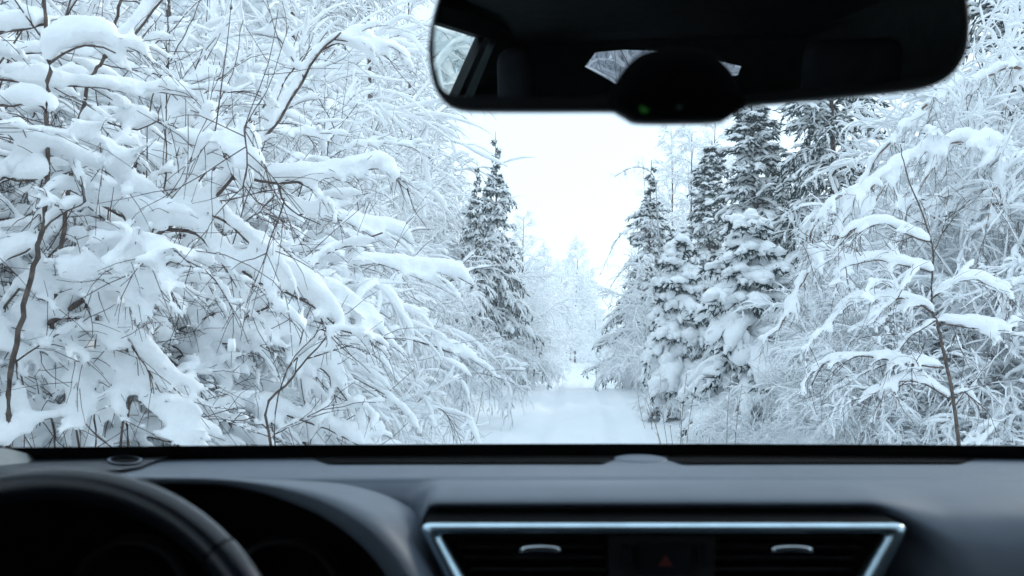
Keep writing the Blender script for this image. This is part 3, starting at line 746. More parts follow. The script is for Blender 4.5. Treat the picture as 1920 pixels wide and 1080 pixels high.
# ------------------------------------------------------------------ the car we sit in
def plain(name, c, rough=0.5, metal=0.0, spec=0.5, bump=0.0, scale=400, coat=0.0, var=0.12):
    m = noise_mat(name, tuple(x * (1 - var) for x in c), tuple(x * (1 + var) for x in c), 25, rough, bump, scale, spec, bdist=0.0006, coat=coat)
    m.node_tree.nodes['Principled BSDF'].inputs['Metallic'].default_value = metal
    return m


M_DASH = plain('soft_dash_plastic', (0.086, 0.105, 0.134), 0.50, 0, 0.5, 0.35, 900, var=0.06)
M_DARKDASH = plain('dark_dash_plastic', (0.022, 0.028, 0.036), 0.55, 0, 0.4, 0.3, 900)
M_BLACK = plain('black_plastic', (0.010, 0.011, 0.012), 0.55, 0, 0.3)
M_MATT = plain('matt_black', (0.0018, 0.0022, 0.0026), 0.85, 0, 0.05)
M_GLOSSB = plain('gloss_black', (0.006, 0.008, 0.010), 0.25, 0, 0.4)
M_SILVER = plain('satin_silver', (0.50, 0.64, 0.72), 0.32, 1.0)
M_CHROME = plain('chrome', (0.75, 0.80, 0.84), 0.18, 1.0)
M_LEATHER = plain('steering_leather', (0.003, 0.005, 0.009), 0.26, 0, 0.45, 0.3, 700)
M_CLOTH = plain('seat_cloth', (0.018, 0.020, 0.024), 0.95, 0, 0.1, 0.8, 300)
M_HEADLINER = plain('headliner_cloth', (0.030, 0.036, 0.036), 0.95, 0, 0.05, 0.5, 500)
M_TRIM = plain('pale_pillar_trim', (0.26, 0.27, 0.265), 0.7, 0, 0.2)
M_BODY = plain('car_paint', (0.05, 0.06, 0.07), 0.3, 0.2, 0.5, coat=0.6)
M_RED, _nt, _b = mat_new('hazard_red'); _b.inputs['Base Color'].default_value = (0.07, 0.006, 0.005, 1); _b.inputs['Roughness'].default_value = 0.5
M_LED, _nt, _b = mat_new('green_led'); _b.inputs['Base Color'].default_value = (0.01, 0.04, 0.01, 1)
_b.inputs['Emission Color'].default_value = (0.06, 0.55, 0.05, 1); _b.inputs['Emission Strength'].default_value = 0.035
M_MARK, _nt, _b = mat_new('switch_mark'); _b.inputs['Base Color'].default_value = (0.02, 0.05, 0.045, 1)


def glass_mat(name, tint, refl_mul=1.0):
    m = bpy.data.materials.new(name); m.use_nodes = True
    nt = m.node_tree; nt.nodes.clear()
    o = nt.nodes.new('ShaderNodeOutputMaterial'); mx = nt.nodes.new('ShaderNodeMixShader')
    tr = nt.nodes.new('ShaderNodeBsdfTransparent'); gl = nt.nodes.new('ShaderNodeBsdfGlossy'); fr = nt.nodes.new('ShaderNodeFresnel')
    ml = nt.nodes.new('ShaderNodeMath'); ml.operation = 'MULTIPLY'; ml.inputs[1].default_value = refl_mul
    tr.inputs['Color'].default_value = (*tint, 1); gl.inputs['Roughness'].default_value = 0.02; fr.inputs['IOR'].default_value = 1.45
    nt.links.new(fr.outputs[0], ml.inputs[0]); nt.links.new(ml.outputs[0], mx.inputs[0])
    nt.links.new(tr.outputs[0], mx.inputs[1]); nt.links.new(gl.outputs[0], mx.inputs[2]); nt.links.new(mx.outputs[0], o.inputs[0])
    return m


M_GLASS = glass_mat('windscreen_glass', (0.93, 0.965, 0.975), 0.5)
M_SIDEGLASS = glass_mat('side_glass', (0.93, 0.97, 0.97), 0.5)
M_REARGLASS = glass_mat('rear_privacy_glass', (0.50, 0.49, 0.54), 0.7)
M_MIRROR, _nt, _b = mat_new('mirror_silver')
_b.inputs['Base Color'].default_value = (0.80, 0.88, 0.88, 1); _b.inputs['Metallic'].default_value = 1; _b.inputs['Roughness'].default_value = 0.01

CX = 0.14                                     # centre line of the car
car = empty('car', (CX, -0.6, 0.0))
tag(car, 'dark car seen from inside, with steering wheel, grey dashboard and rear view mirror', 'car')
CAR_OFF = Vector(car.location)


def cpart(name, mb_or_mesh, mat=None, parent=None, label=None, smooth=True):
    """part of the car, given in world coordinates"""
    m = mb_or_mesh.mesh(name, mat, smooth) if isinstance(mb_or_mesh, MB) else mb_or_mesh
    m.transform(Matrix.Translation(-CAR_OFF))
    o = link(name, m, parent or car)
    if label: o['label'] = label
    return o


def crom(pts, n):
    """smooth curve through points, n samples"""
    p = np.asarray(pts, float); m = len(p)
    e = np.concatenate([[2 * p[0] - p[1]], p, [2 * p[-1] - p[-2]]])
    t = np.linspace(0, m - 1 - 1e-6, n); i = t.astype(int); f = (t - i)[:, None]
    a, b, c, d = e[i], e[i + 1], e[i + 2], e[i + 3]
    return 0.5 * ((2 * b) + (c - a) * f + (2 * a - 5 * b + 4 * c - d) * f ** 2 + (3 * b - a - 3 * c + d) * f ** 3)


def gridmesh(G, closed_u=False):
    """G: (nu, nv, 3)"""
    mb = MB(); nu, nv, _ = G.shape
    idx = np.arange(nu * nv).reshape(nu, nv)
    if closed_u: idx = np.concatenate([idx, idx[:1]])
    q = np.stack([idx[:-1, :-1], idx[1:, :-1], idx[1:, 1:], idx[:-1, 1:]], -1).reshape(-1, 4)
    mb.add(G.reshape(-1, 3), q)
    return mb


def bevel_box(name, x0, x1, y0, y1, z0, z1, mat, bev=0.01, parent=None, seg=3, label=None, taper=0.0):
    import bmesh
    bm = bmesh.new(); bmesh.ops.create_cube(bm, size=1)
    for v in bm.verts:
        k = 1 - taper * (v.co.z + .5)
        v.co = Vector(((x0 + x1) / 2 + v.co.x * (x1 - x0) * k, (y0 + y1) / 2 + v.co.y * (y1 - y0) * k, (z0 + z1) / 2 + v.co.z * (z1 - z0)))
    if bev: bmesh.ops.bevel(bm, geom=bm.edges[:], offset=bev, segments=seg, affect='EDGES', profile=0.5)
    m = bpy.data.meshes.new(name); bm.to_mesh(m); bm.free()
    m.materials.append(mat); m.polygons.foreach_set('use_smooth', np.ones(len(m.polygons), bool))
    return cpart(name, m, parent=parent, label=label)


def prism(pts_front, pts_back, cap=True):
    mb = MB(); n = len(pts_front)
    i = np.arange(n); j = (i + 1) % n
    mb.add(np.concatenate([pts_front, pts_back]), np.stack([i, j, j + n, i + n], -1))
    if cap: mb.face(pts_front); mb.face(list(pts_back)[::-1])
    return mb


def round_poly(pts, r, k=6):
    """round the corners of a closed outline of 3-D points"""
    out = []; n = len(pts)
    for i in range(n):
        p = Vector(pts[i]); a = Vector(pts[i - 1]); b = Vector(pts[(i + 1) % n])
        rr = r[i] if isinstance(r, (list, tuple)) else r
        da = min(rr, (a - p).length * .48); db = min(rr, (b - p).length * .48)
        s = p + (a - p).normalized() * da; e = p + (b - p).normalized() * db
        for t in np.linspace(0, 1, k):
            out.append(s * (1 - t) ** 2 + p * 2 * t * (1 - t) + e * t * t)
    return [tuple(v) for v in out]


Z0 = EYE
# dashboard top and face --------------------------------------------------
def sstep(a, b, x):
    t = np.clip((x - a) / (b - a), 0, 1); return t * t * (3 - 2 * t)


xs = np.linspace(-0.62, 0.90, 220)
prof_c = crom([(1.215, -.148), (1.10, -.1440), (1.00, -.1425), (.955, -.1415), (.94, -.1438), (.925, -.1425), (.885, -.1372), (.850, -.1352), (.825, -.1368), (.806, -.1400), (.799, -.1452), (.812, -.152), (.838, -.157), (.835, -.20), (.835, -.34)], 70)
prof_s = crom([(1.215, -.148), (1.10, -.1440), (1.00, -.1425), (.955, -.1415), (.94, -.1432), (.925, -.1420), (.885, -.1398), (.845, -.1415), (.815, -.1465), (.792, -.156), (.776, -.172), (.768, -.190), (.762, -.215), (.758, -.25), (.755, -.36)], 70)
xr = 0.362; xl = -0.118
w = sstep(xl - .055, xl + .02, xs) * (1 - sstep(xr - .030, xr + .055, xs))
G = prof_c[None] * w[:, None, None] + prof_s[None] * (1 - w)[:, None, None]
prof_h = crom([(1.215, -.148), (1.10, -.1440), (1.00, -.1425), (.955, -.1425), (.945, -.148), (.938, -.155), (.932, -.165), (.930, -.18), (.930, -.20), (.930, -.22), (.930, -.24), (.93, -.26), (.93, -.28), (.93, -.31), (.93, -.36)], 70)
wh_ = 1 - sstep(.185, .225, np.abs(xs - (-0.300)))
G = G * (1 - wh_)[:, None, None] + prof_h[None] * wh_[:, None, None]
sag = -0.012 * ((xs - CX) / 0.76) ** 2
D3 = np.zeros((len(xs), 70, 3)); D3[..., 0] = xs[:, None]; D3[..., 1] = G[..., 0] + 0.0 * sag[:, None]; D3[..., 2] = Z0 + G[..., 1] + (sag * 0.3)[:, None]
dash = cpart('dashboard', gridmesh(D3), M_DASH)
# darker speaker corner panel and its ring at the left
def dash_z(Y): return Z0 + np.interp(Y, [.955, 1.0, 1.10, 1.215], [-.1415, -.1425, -.1440, -.148])
def dash_pt(px, py, lift=0.0):
    Y = 1.05
    for _ in range(8):
        zz = float(dash_z(Y)) - 0.0036 * ((((px - 960) / F * Y) - CX) / .76) ** 2 + lift
        Y = (Z0 - zz) * F / (py - HOR)
    return Vector(((px - 960) / F * Y, Y, zz))
cp = [dash_pt(x, y, .0042) for x, y in ((-60, 850), (345, 851), (318, 856), (285, 866), (262, 875), (225, 881), (170, 882), (110, 879), (-60, 889))]
mb = MB(); mb.face(cp); cpart('corner_panel', mb, M_DARKDASH, dash)
ring = []
for a in np.linspace(0, 2 * math.pi, 40, endpoint=False):
    row = []
    for rr, lf in ((1.0, .0044), (0.95, .0068), (0.84, .0068), (0.78, .005)):
        row.append(dash_pt(234 + 34 * rr * math.cos(a), 862 + 8.2 * rr * math.sin(a), lf))
    ring.append(row)
cpart('speaker_ring', gridmesh(np.array(ring), True), M_DASH, dash)
mb = MB(); mb.face([dash_pt(234 + 27 * math.cos(a), 862 + 6.3 * math.sin(a), .0050) for a in np.linspace(0, 2 * math.pi, 32, endpoint=False)][::-1])
cpart('speaker_grille', mb, M_MATT, dash)
# defroster slots: flat black sheet painting in the shade of the recess, with ribs
for xa, xb in ((585, 1152), (1248, 1822)):
    o_ = [dash_pt(x, y, .0025) for x, y in ((xa + 14, 853), (xb - 4, 853), (xb + (2 if xb < 1500 else 10), 858), (xb - 22, 867.5), (xa + 32, 868.5), (xa, 858))]
    mb = MB(); mb.face(round_poly(o_, .006)); sl = cpart('defroster_vent', mb, M_MATT, dash)
    for x in np.arange(xa + 30, xb - 25, 11):
        a, b = dash_pt(x, 855.5, .0040), dash_pt(x + 1, 865.5, .0040)
        mb = MB(); dx = Vector((.0009, 0, 0)); dn = Vector((0, 0, -.0018))
        mb.face([a - dx, a + dx, b + dx, b - dx]); mb.face([a + dx, a + dx + dn, b + dx + dn, b + dx]); mb.face([a - dx, b - dx, b - dx + dn, a - dx + dn])
        m = mb.mesh('fin', M_MATT, False); cpart('fin', m, parent=sl)
# sunlight sensor pod between them
S = []
c = dash_pt(1200, 862, 0)
for i in range(13):
    ph = math.pi / 2 * i / 12
    S.append([(c.x + 0.036 * math.cos(ph) ** .8 * math.cos(a) , c.y + 0.040 * math.cos(ph) * math.sin(a) , c.z - .001 + 0.0065 * math.sin(ph) ** .8) for a in np.linspace(0, 2 * math.pi, 33)])
cpart('light_sensor', gridmesh(np.array(S)), M_DASH, dash)

# instrument hood ---------------------------------------------------------
HX = -0.300
def hood_curve(pts, Y, n=90, sym=True):
    pts = [((px - 960) / F * Y - HX, Z0 - (py - HOR) / F * Y) for px, py in pts]
    pts = [(abs(u), z) for u, z in pts]
    left = [(-u, z) for u, z in pts[::-1]]
    if pts[0][0] < 0.01: left = left[:-1]
    c = crom(left + pts, n)
    return [(HX + u, Y, z) for u, z in c]
Ya = 0.70
base_px = HX / Ya * F + 960
inner = hood_curve([(base_px, 906), (400, 908), (470, 919), (540, 940), (610, 972), (675, 1020), (725, 1080), (760, 1160), (775, 1300)], Ya)
lip = hood_curve([(base_px, 896), (400, 898), (480, 907), (560, 925), (635, 955), (705, 1005), (765, 1080), (805, 1160), (822, 1300)], 0.695)
out1 = hood_curve([(HX / .735 * F + 960, 897), (395, 898), (480, 903), (570, 914), (660, 940), (735, 985), (800, 1080), (845, 1160), (860, 1300)], 0.735)
out2 = hood_curve([(HX / .80 * F + 960, 898), (420, 899), (500, 901), (590, 908), (690, 930), (770, 975), (835, 1080), (880, 1160), (895, 1300)], 0.80)
out3 = hood_curve([(HX / .93 * F + 960, 897), (470, 898), (560, 901), (650, 909), (740, 935), (810, 985), (860, 1080), (905, 1160), (915, 1300)], 0.93)
cpart('instrument_hood', gridmesh(np.array([inner, lip, out1, out2, out3])), M_DASH, dash, 'grey curved hood over the unlit instruments')
i2 = [(x * .94 + HX * .06, .80, z - .022) for x, y, z in inner]
i3 = [(x * .92 + HX * .08, .86, z - .034) for x, y, z in inner]
cv = gridmesh(np.array([inner, i2, i3])); cv.face(i3)
cpart('instrument_recess', cv, M_MATT, dash)
for sx in (-0.075, 0.075):
    a = np.linspace(0, 2 * math.pi, 40, endpoint=False)
    rg = [[(HX + sx + r * math.cos(t), y, Z0 - .245 + r * math.sin(t)) for r, y in ((.060, .855), (.060, .835), (.054, .832), (.053, .85))] for t in a]
    g = cpart('dial_ring', gridmesh(np.array(rg), True), M_BLACK, dash)

# air vents in their silver frame ----------------------------------------
YV = 0.765
def vp(px, py, dy=0.0): return np.array(at(px, py, YV)) + np.array([0, dy, 0])
outer = round_poly([vp(784, 980), vp(1700, 980), vp(1572, 1236), vp(912, 1236)], [.012, .012, .03, .03], 8)
mid = round_poly([vp(797, 986), vp(1687, 986), vp(1563, 1226), vp(921, 1226)], [.011, .011, .028, .028], 8)
inn = round_poly([vp(822, 996), vp(1662, 996), vp(1545, 1205), vp(939, 1205)], [.008, .008, .02, .02], 8)
def sh(L, dy, dz=0): return [(x, y + dy, z + dz) for x, y, z in L]
vent = cpart('air_vent_panel', gridmesh(np.array([sh(outer, .075, .004), sh(outer, .004), sh(outer, 0)]).transpose(1, 0, 2), True), M_MATT, None, 'wide centre vent panel in a silver frame')
fr = np.array([sh(outer, -.001), sh(outer, -.006), sh(mid, -.0105), sh(inn, -.0075), sh(inn, .006)]).transpose(1, 0, 2)
cpart('silver_frame', gridmesh(fr, True), M_SILVER, vent)
cav = gridmesh(np.array([sh(inn, .006), sh(inn, .055)]).transpose(1, 0, 2), True); cav.face(sh(inn, .055)); cpart('vent_recess', cav, M_MATT, vent)
def blade(px0, px1, py, dy=.012, name='vent_blade'):
    a, b = vp(px0, py, dy), vp(px1, py, dy)
    prof = [(0, .0012), (-.002, 0), (0, -.0012), (.026, -.004), (.026, -.0025)]
    Fp = [(a[0], a[1] + p, a[2] + q) for p, q in prof]; Bp = [(b[0], b[1] + p, b[2] + q) for p, q in prof]
    return cpart(name, prism(Fp, Bp), M_BLACK, vent, smooth=False)
for k, py in enumerate((1012, 1032, 1052, 1074, 1098, 1124, 1150)):
    ins = (py - 996) * .53
    blade(838 + ins, 1138, py); blade(1348, 1646 - ins, py)
cpart('centre_block', prism([vp(1142, 1006, .002), vp(1344, 1006, .002), vp(1336, 1196, .002), vp(1150, 1196, .002)], [vp(1142, 1006, .05), vp(1344, 1006, .05), vp(1336, 1196, .05), vp(1150, 1196, .05)]), M_BLACK, vent, smooth=False)
for c0, c1 in ((1166, 1182), (1306, 1322)):
    cpart('vent_thumbwheel', prism(round_poly([vp(c0, 1018, -.004), vp(c1, 1018, -.004), vp(c1 + 2, 1062, -.004), vp(c0 + 2, 1062, -.004)], .003), round_poly([vp(c0, 1018, .004), vp(c1, 1018, .004), vp(c1 + 2, 1062, .004), vp(c0 + 2, 1062, .004)], .003)), M_GLOSSB, vent)
cpart('hazard_button', prism(round_poly([vp(1196, 1016, -.003), vp(1292, 1016, -.003), vp(1290, 1078, -.003), vp(1198, 1078, -.003)], .004), round_poly([vp(1196, 1016, .004), vp(1292, 1016, .004), vp(1290, 1078, .004), vp(1198, 1078, .004)], .004)), M_GLOSSB, vent)
a_, b_ = [vp(x, y, -.0036) for x, y in ((1246, 1037), (1232, 1060), (1260, 1060))], [vp(x, y, -.0036) for x, y in ((1246, 1044), (1238, 1057), (1254, 1057))]
tri = MB(); tri.add(a_ + b_, [[0, 1, 4, 3], [1, 2, 5, 4], [2, 0, 3, 5]]); tri.face(b_); cpart('hazard_triangle', tri, M_RED, vent, smooth=False)
for x0, x1, fl in ((975, 1050, 1), (1443, 1519, -1)):
    pts = []
    for t in np.linspace(0, 1, 14):
        x = x0 + (x1 - x0) * t; y = 1027 - 3.0 * math.sin(math.pi * t) + (2.5 * (abs(2 * t - 1) ** 6))
        pts.append(vp(x, y, -.006))
    P_ = np.array(pts)[None]; W_ = np.full((1, 14), .0032) ; W_[0, 0] = W_[0, -1] = .002
    mb = MB(); sweep(mb, P_, W_ * 1.0, W_ * .95, W_ * .95, 8, True)
    cpart('vent_tab', mb, M_CHROME, vent)

# steering wheel ----------------------------------------------------------
WC = Vector((-0.319, 0.545, Z0 - 0.2557)); WR = 0.170; TILT = R(20)
wu = Vector((1, 0, 0)); wv = Vector((0, math.sin(TILT), math.cos(TILT))); wn_ = wu.cross(wv)   # faces the driver
def wheel_seg(a0, a1, tube, n=60, k=20):
    rows = []
    for t in np.linspace(a0, a1, n):
        rad = wu * math.cos(t) + wv * math.sin(t)
        c = WC + rad * WR
        rows.append([c + rad * tube * math.cos(b) + wn_ * tube * 1.12 * math.sin(b) for b in np.linspace(0, 2 * math.pi, k + 1)])
    return gridmesh(np.array(rows))
A1, A2 = R(46), R(134)
wheel = cpart('steering_wheel', wheel_seg(A1 + .012, A2 - .012, .0125), M_LEATHER, None, 'black leather steering wheel')
cpart('side_grip', wheel_seg(R(-14), A1 - .0, .0132), M_LEATHER, wheel)
cpart('side_grip', wheel_seg(A2, R(194), .0132), M_LEATHER, wheel)
cpart('lower_rim', wheel_seg(R(194), R(346), .0125), M_LEATHER, wheel)
def wpt(r, ang, up=0.0): return WC + (wu * math.cos(ang) + wv * math.sin(ang)) * r + wn_ * up
for a in (R(8), R(172), R(270)):
    dw = 0.16 if abs(a - R(270)) > .1 else 0.12
    f = [wpt(.06, a - .42, .012), wpt(.06, a + .42, .012), wpt(WR - .005, a + dw, .0), wpt(WR - .005, a - dw, .0)]
    b = [p - wn_ * .014 for p in f]
    cpart('spoke', prism([tuple(p) for p in f], [tuple(p) for p in b]), M_BLACK, wheel)
for sgn in (1, -1):
    a = R(14) if sgn > 0 else R(166)
    f = [wpt(.100, a - .12, .016), wpt(.100, a + .13, .016), wpt(.150, a + .08, .012), wpt(.150, a - .09, .012)]
    cpart('switch_pad', prism(round_poly([tuple(p) for p in f], .008), round_poly([tuple(p - wn_ * .012) for p in f], .008)), M_SILVER if False else M_DARKDASH, wheel)
hub = []
for i in range(9):
    ph = math.pi / 2 * i / 8
    hub.append([wpt(.082 * math.cos(ph) ** .6 + 1e-4, t, .004 + .028 * math.sin(ph)) for t in np.linspace(0, 2 * math.pi, 41)])
cpart('airbag_cover', gridmesh(np.array(hub)), M_BLACK, wheel)
col = MB(); sweep(col, np.array([[WC - wn_ * .01, WC - wn_ * .12, WC - wn_ * .26]]), np.full((1, 3), .05), np.full((1, 3), .05), np.full((1, 3), .05), 16)
cpart('steering_column', col, M_BLACK)

# rear view mirror --------------------------------------------------------
mn = Vector((-.075, -.985, -.16)).normalized(); mp = Vector((.089, .5, Z0 + .164))
def onm(px, py, off=0.0):
    d = Vector(((px - 960) / F, 1, -(py - HOR) / F)); e = Vector((0, 0, Z0))
    t = (mp - e).dot(mn) / d.dot(mn)
    return tuple(e + d * t + mn * off)
out_px = [(830, -40), (815, 5), (803, 60), (801, 105), (809, 155), (828, 188), (850, 201), (885, 206), (1000, 207), (1140, 207), (1158, 211), (1176, 221), (1196, 229), (1270, 230), (1345, 228), (1368, 221), (1388, 207), (1410, 196), (1480, 190), (1600, 179), (1700, 169), (1750, 161), (1785, 144), (1808, 116), (1820, 80), (1822, 30), (1816, -10), (1800, -40), (1500, -52), (1150, -52)]
cxp, cyp = 1310, 80
def ring_px(k, off):
    return [onm(cxp + (x - cxp) * (1 - k * 60 / 500), cyp + (y - cyp) * (1 - k * .5), off) for x, y in out_px]
sm_px = crom(out_px + out_px[:1], 160)[:-1]; out_px = [tuple(p) for p in sm_px]
G = np.array([ring_px(.10, .0), ring_px(.03, -.001), ring_px(0, -.006), ring_px(0, -.016), ring_px(.15, -.026), ring_px(.5, -.036), ring_px(1.2, -.044)]).transpose(1, 0, 2)
hm = gridmesh(G, True); hm.face(list(G[:, 0])); hm.face(list(G[:, -1])[::-1])
mirror = cpart('rear_view_mirror', hm, M_BLACK, None, 'black rear view mirror hanging at the top of the windscreen')
gl_px = [(838, -28), (824, 10), (816, 60), (815, 100), (818, 130), (827, 160), (842, 175), (866, 181), (960, 182), (1120, 182), (1390, 176), (1560, 166), (1690, 153), (1740, 147), (1772, 132), (1792, 105), (1802, 60), (1800, 0), (1786, -30), (1500, -40), (1150, -40)]
gp = [onm(*p, .0012) for p in crom(gl_px + gl_px[:1], 120)[:-1]]
mb = MB(); mb.face(gp); cpart('mirror_glass', mb, M_MIRROR, mirror, smooth=False)
# sensor pod that bulges over the lower middle
pod_px = [(1140, 205), (1137, 185), (1150, 160), (1170, 128), (1195, 105), (1230, 93), (1270, 90), (1310, 96), (1345, 110), (1368, 132), (1384, 160), (1400, 180), (1404, 197), (1386, 209), (1368, 220), (1345, 227), (1270, 229), (1197, 228), (1175, 219), (1158, 210)]
pp = crom(pod_px + pod_px[:1], 90)[:-1]
G = np.array([[onm(1270 + (x - 1270) * k, 165 + (y - 165) * k, o) for x, y in pp] for k, o in ((1.0, -.004), (.99, .003), (.95, .008), (.85, .012), (.6, .015), (.3, .016))]).transpose(1, 0, 2)
pod = gridmesh(G, True); pod.face(list(G[:, -1]))
cpart('sensor_pod', pod, M_MATT, mirror)
def disc(px, py, r, off, mat, name):
    c = Vector(onm(px, py, off)); u = mn.cross(Vector((0, 0, 1))).normalized(); v = u.cross(mn)
    mb = MB(); mb.face([tuple(c + u * r * math.cos(t) + v * r * math.sin(t)) for t in np.linspace(0, 2 * math.pi, 24, endpoint=False)])
    return cpart(name, mb, mat, mirror, smooth=False)
disc(1205, 208, .0027, .0135, M_LED, 'status_light')
disc(1268, 205, .0018, .0150, M_MARK, 'switch_mark'); disc(1340, 200, .0022, .0130, M_MARK, 'switch_mark')
mb = MB(); sweep(mb, np.array([[onm(1310, 40, -.035), onm(1310, -60, -.06), (.11, .56, Z0 + .262)]]), np.full((1, 3), .014), np.full((1, 3), .012), np.full((1, 3), .012), 12)
cpart('mirror_stalk', mb, M_BLACK, mirror)

# windscreen with its black border ---------------------------------------
def ws_pt(u, v):
    """u -1..1 across, v 0 bottom .. 1 top"""
    hw = 0.83 - 0.17 * v
    Y = 1.170 - 0.05 * u * u - 0.75 * v - 0.02 * math.sin(math.pi * v) * 0
    Z = Z0 - .1426 + .455 * v + 0.022 * math.sin(math.pi * v)
    return (CX + u * hw, Y, Z)
us_ = np.linspace(-1, 1, 61)
vs_ = np.linspace(0, 1, 31)
ws = cpart('windscreen', gridmesh(np.array([[ws_pt(u, v) for v in vs_] for u in us_])), M_GLASS)
def rim_in(s):
    """inner outline of the black border, closed"""
    L = []
    for u in np.linspace(-.985, .985, 50): L.append((u, .0315 + .0075 * abs(u) ** 10))
    return L
fb = MB()
rows = [[tuple(Vector(ws_pt(u, v)) + Vector((0, -.0015, -.001))) for v in (-.035, 0, .0325 + .10 * max(0, (abs(u) - .945) / .055) ** 3)] for u in np.linspace(-1.0, 1.0, 161)]
cpart('black_border', gridmesh(np.array(rows)), M_MATT, ws)
for u0 in (-1, 1):
    rows = [[tuple(Vector(ws_pt(u0 * k, v)) + Vector((0, -.002, -.0015))) for k in (1.01, .975)] for v in np.linspace(0, 1, 30)]
    cpart('black_border', gridmesh(np.array(rows)), M_MATT, ws)
    rows = []
    for v in np.linspace(-.03, 1.0, 20):
        a = Vector(ws_pt(u0 * .975, v)); b = a + Vector((u0 * .075, -.02, -.02))
        rows.append([a, a + Vector((0, -.012, -.012)), a + Vector((u0 * .02, -.04, -.03)), b + Vector((0, -.03, -.02)), b])
    cpart('windscreen_pillar', gridmesh(np.array(rows)), M_TRIM if u0 < 0 else M_BLACK)
# pale trim at the foot of the left pillar
tp = [at(-60, 834, 1.07), at(14, 841, 1.09), at(50, 850, 1.10)] + [dash_pt(70, 858, .004), dash_pt(52, 868, .003), dash_pt(20, 874, .003), dash_pt(-60, 880, .003)]
tb = [p + Vector((0, .02, -.012)) for p in tp]
cpart('pillar_foot', prism([tuple(p) for p in tp], [tuple(p) for p in tb]), M_TRIM, None, 'pale trim piece at the foot of the left pillar', smooth=False)

# tiny melting specks on the glass
rs_ = random.Random(9); mb = MB()
for k in range(90):
    u = rs_.uniform(-.5, .75) if k % 3 else rs_.uniform(.30, .42); v = rs_.uniform(.1, .8)
    c_ = Vector(ws_pt(u, v)) + Vector((0, .002, .002)); r_ = rs_.uniform(.0003, .0008)
    P6 = [c_ + Vector(q) * r_ for q in ((1, 0, 0), (-1, 0, 0), (0, 1, 0), (0, -1, 0), (0, 0, 1), (0, 0, -1))]
    mb.add(P6, tris=[[0, 2, 4], [2, 1, 4], [1, 3, 4], [3, 0, 4], [2, 0, 5], [1, 2, 5], [3, 1, 5], [0, 3, 5]])
tag(cpart('snow_specks', mb, M_SNOW, ws), kind='stuff')

# cabin shell -------------------------------------------------------------
def sheet(name, pts, mat, parent=None, thick=0.02, label=None):
    p = [Vector(q) for q in pts]; n = (p[1] - p[0]).cross(p[2] - p[0]).normalized()
    return cpart(name, prism([tuple(q) for q in p], [tuple(q + n * thick) for q in p]), mat, parent, label, smooth=False)
zr = Z0 + .315
roof = []
for Y, z, hw in ((.425, .318, .63), (0, .335, .64), (-.8, .335, .64), (-1.5, .300, .60), (-2.1, .232, .50), (-2.16, .225, .49)):
    roof.append([(CX + hw * u, Y, Z0 + z + .02 * (1 - u * u)) for u in np.linspace(-1, 1, 15)])
top = [[(x, y, z + .035) for x, y, z in r] for r in roof]
rm = gridmesh(np.array(roof)); rf = cpart('headliner', rm, M_HEADLINER)
cpart('roof', gridmesh(np.array(top)[::-1]), M_BODY)
def side_x(Y, z, s):
    """cabin side surface"""
    hw = np.interp(Y, [-2.16, -1.3, 1.2], [.56, .74, .78])
    return CX + s * (hw - .12 * max(0, z + .14) / .45)
def wall(name, pts, s, mat, dx=0.0, parent=None):
    f = [(side_x(Y, z, s) + dx * s, Y, Z0 + z) for Y, z in pts]
    if 'window' in name:
        mb = MB(); mb.face(f); return cpart(name, mb, mat, parent, smooth=False)
    b = [(x + s * .03, y, z) for x, y, z in f]
    return cpart(name, prism(f, b), mat, parent, smooth=False)
for s in (-1, 1):
    wall('door_panel', [(1.15, -.16), (-2.16, -.10), (-2.16, -.9), (1.15, -.9)], s, M_BLACK)
    wall('door_pillar', [(-.42, -.15), (-.50, -.15), (-.50, .30), (-.44, .30)], s, M_HEADLINER)
    wall('roof_rail', [(.42, .29), (-1.25, .29), (-2.16, .215), (-2.16, .26), (-1.25, .345), (.42, .325)], s, M_HEADLINER)
wall('side_window', [(.98, -.15), (.40, .29), (-.44, .29), (-.42, -.15)], -1, M_SIDEGLASS, .012)
wall('side_window', [(.98, -.15), (.40, .29), (-.44, .29), (-.42, -.15)], 1, M_SIDEGLASS, .012)
wall('side_window', [(-.50, -.14), (-.50, .29), (-1.25, .28), (-1.70, .245), (-1.46, -.12)], -1, M_SIDEGLASS, .012)
wall('rear_pillar', [(-1.70, .255), (-1.745, .25), (-1.505, -.12), (-1.46, -.12)], -1, M_BLACK)
wall('quarter_window', [(-1.745, .25), (-1.81, .245), (-1.60, -.11), (-1.505, -.12)], -1, M_SIDEGLASS, .012)
wall('rear_side_panel', [(-1.81, .26), (-2.17, .24), (-2.17, -.10), (-1.60, -.12)], -1, M_HEADLINER)
wall('rear_side_panel', [(-.50, .29), (-1.25, .29), (-2.16, .22), (-2.16, -.10), (-.50, -.15)], 1, M_HEADLINER)  # solid panel added in place of right windows, keeps the mirror reflection dark
# tailgate with its window
Yr = -2.15
def rear(name, pts, mat, dy=0.0): return cpart(name, prism([(x, Yr + dy, Z0 + z) for x, z in pts], [(x, Yr - .03 + dy, Z0 + z) for x, z in pts]), mat, smooth=False)
wp = [(-.137, .160), (-.10, .207), (.0, .213), (.14, .205), (.30, .175), (.405, .148), (.395, .12), (.30, .10), (-.03, .100), (-.06, .118)]
def rearq(nm, pts): rear(nm, pts, M_HEADLINER)
rearq('tailgate_lower', [(-.50, .0), (-.50, -.9), (.76, -.9), (.72, .0)])
rearq('tailgate_side', [(-.50, .0), (-.03, .0), wp[8], wp[9], wp[0], wp[1], (-.10, .27), (-.40, .27)])
rearq('tailgate_side', [(.72, .0), (.64, .27), (.30, .27), wp[4], wp[5], wp[6], wp[7], (.30, .0)])
rearq('tailgate_header', [(-.10, .27), wp[1], wp[2], wp[3], wp[4], (.30, .27)])
rearq('tailgate_sill', [(-.03, .0), (.30, .0), wp[7], wp[8]])
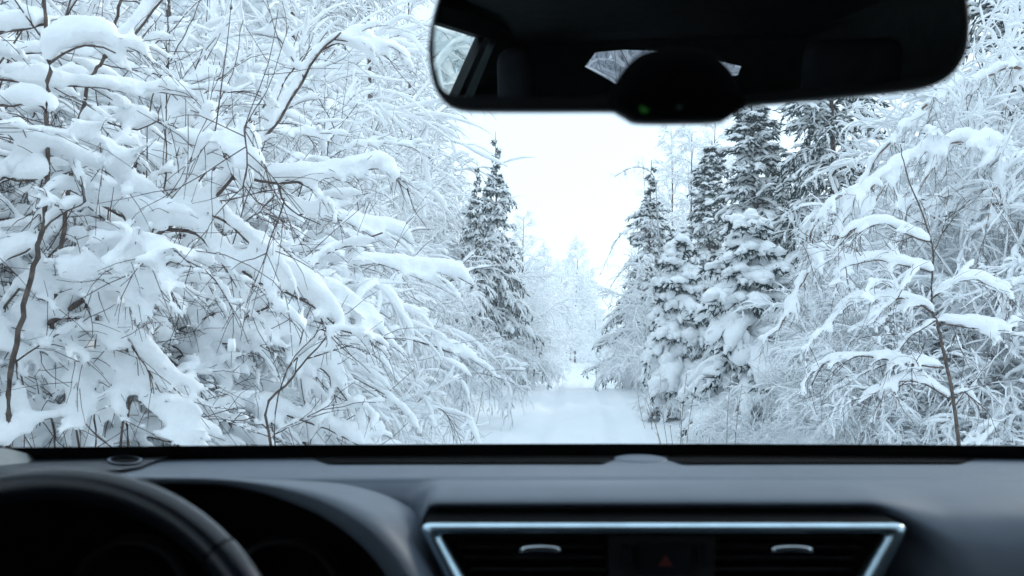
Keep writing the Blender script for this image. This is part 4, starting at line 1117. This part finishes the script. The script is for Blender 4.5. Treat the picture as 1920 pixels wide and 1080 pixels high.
mb = MB(); mb.face([(x, Yr - .015, Z0 + z) for x, z in wp]); cpart('rear_window', mb, M_REARGLASS, smooth=False)
# floor, bulkhead, bonnet
sheet('cabin_floor', [(-.62, 1.2, .48), (-.62, -2.15, .48), (.9, -2.15, .48), (.9, 1.2, .48)], M_CLOTH)
sheet('bulkhead', [(-.64, 1.23, 1.245), (.92, 1.23, 1.245), (.92, 1.23, .46), (-.64, 1.23, .46)], M_MATT)
bon = [[(CX + u * .86, Y, z - .06 * u * u) for u in np.linspace(-1, 1, 21)] for Y, z in ((1.17, 1.205), (1.5, 1.16), (1.9, 1.10), (2.2, 1.02), (2.3, .9), (2.32, .55))]
cpart('bonnet', gridmesh(np.array(bon)), M_BODY)
for s in (-1, 1):
    sheet('wing', [(CX + s * .86, 2.32, .35), (CX + s * .86, 2.30, .85), (CX + s * .86, 1.9, 1.04), (CX + s * .86, 1.1, 1.15), (CX + s * .86, 1.1, .35)], M_BODY)
    for Yw in (1.55, -1.35):
        wh = MB(); r_ = .33; c_ = Vector((CX + s * .80, Yw, .33))
        rows = [[tuple(c_ + Vector((s * o, rr * math.cos(t), rr * math.sin(t)))) for rr, o in ((.18, .06), (.20, .10), (.31, .10), (.33, .07), (.33, -.08), (.31, -.11), (.18, -.11))] for t in np.linspace(0, 2 * math.pi, 41)]
        cpart('wheel', gridmesh(np.array(rows)), M_MATT)
# seats
def seat(cx, cy, head=True, w_=.25, top=-.16, nm='front_seat'):
    b = bevel_box(nm, cx - w_, cx + w_, cy - .16, cy - .02, .75, Z0 + top, M_CLOTH, .05)
    bevel_box('seat_cushion', cx - w_, cx + w_, cy - .05, cy + .42, .62, .80, M_CLOTH, .05, b)
    if head: bevel_box('headrest', cx - .12, cx + .12, cy - .15, cy - .06, Z0 + top + .02, Z0 + top + .17, M_CLOTH, .04, b)
    return b
seat(-.24, -.30, True, .25, -.22); seat(.53, -.30, True, .25, -.05)
rs = bevel_box('rear_seat', -.45, .75, -1.30, -1.12, .70, Z0 + .02, M_CLOTH, .05)
bevel_box('rear_cushion', -.45, .75, -1.15, -.65, .55, .80, M_CLOTH, .05, rs)
for hx in (-.245, .14, .56):
    bevel_box('headrest', hx - .045 if hx < 0 else hx - .11, hx + .05 if hx < 0 else hx + .11, -1.25, -1.15, Z0 + .03, Z0 + (.21 if hx != .14 else .10), M_CLOTH, .035, rs)
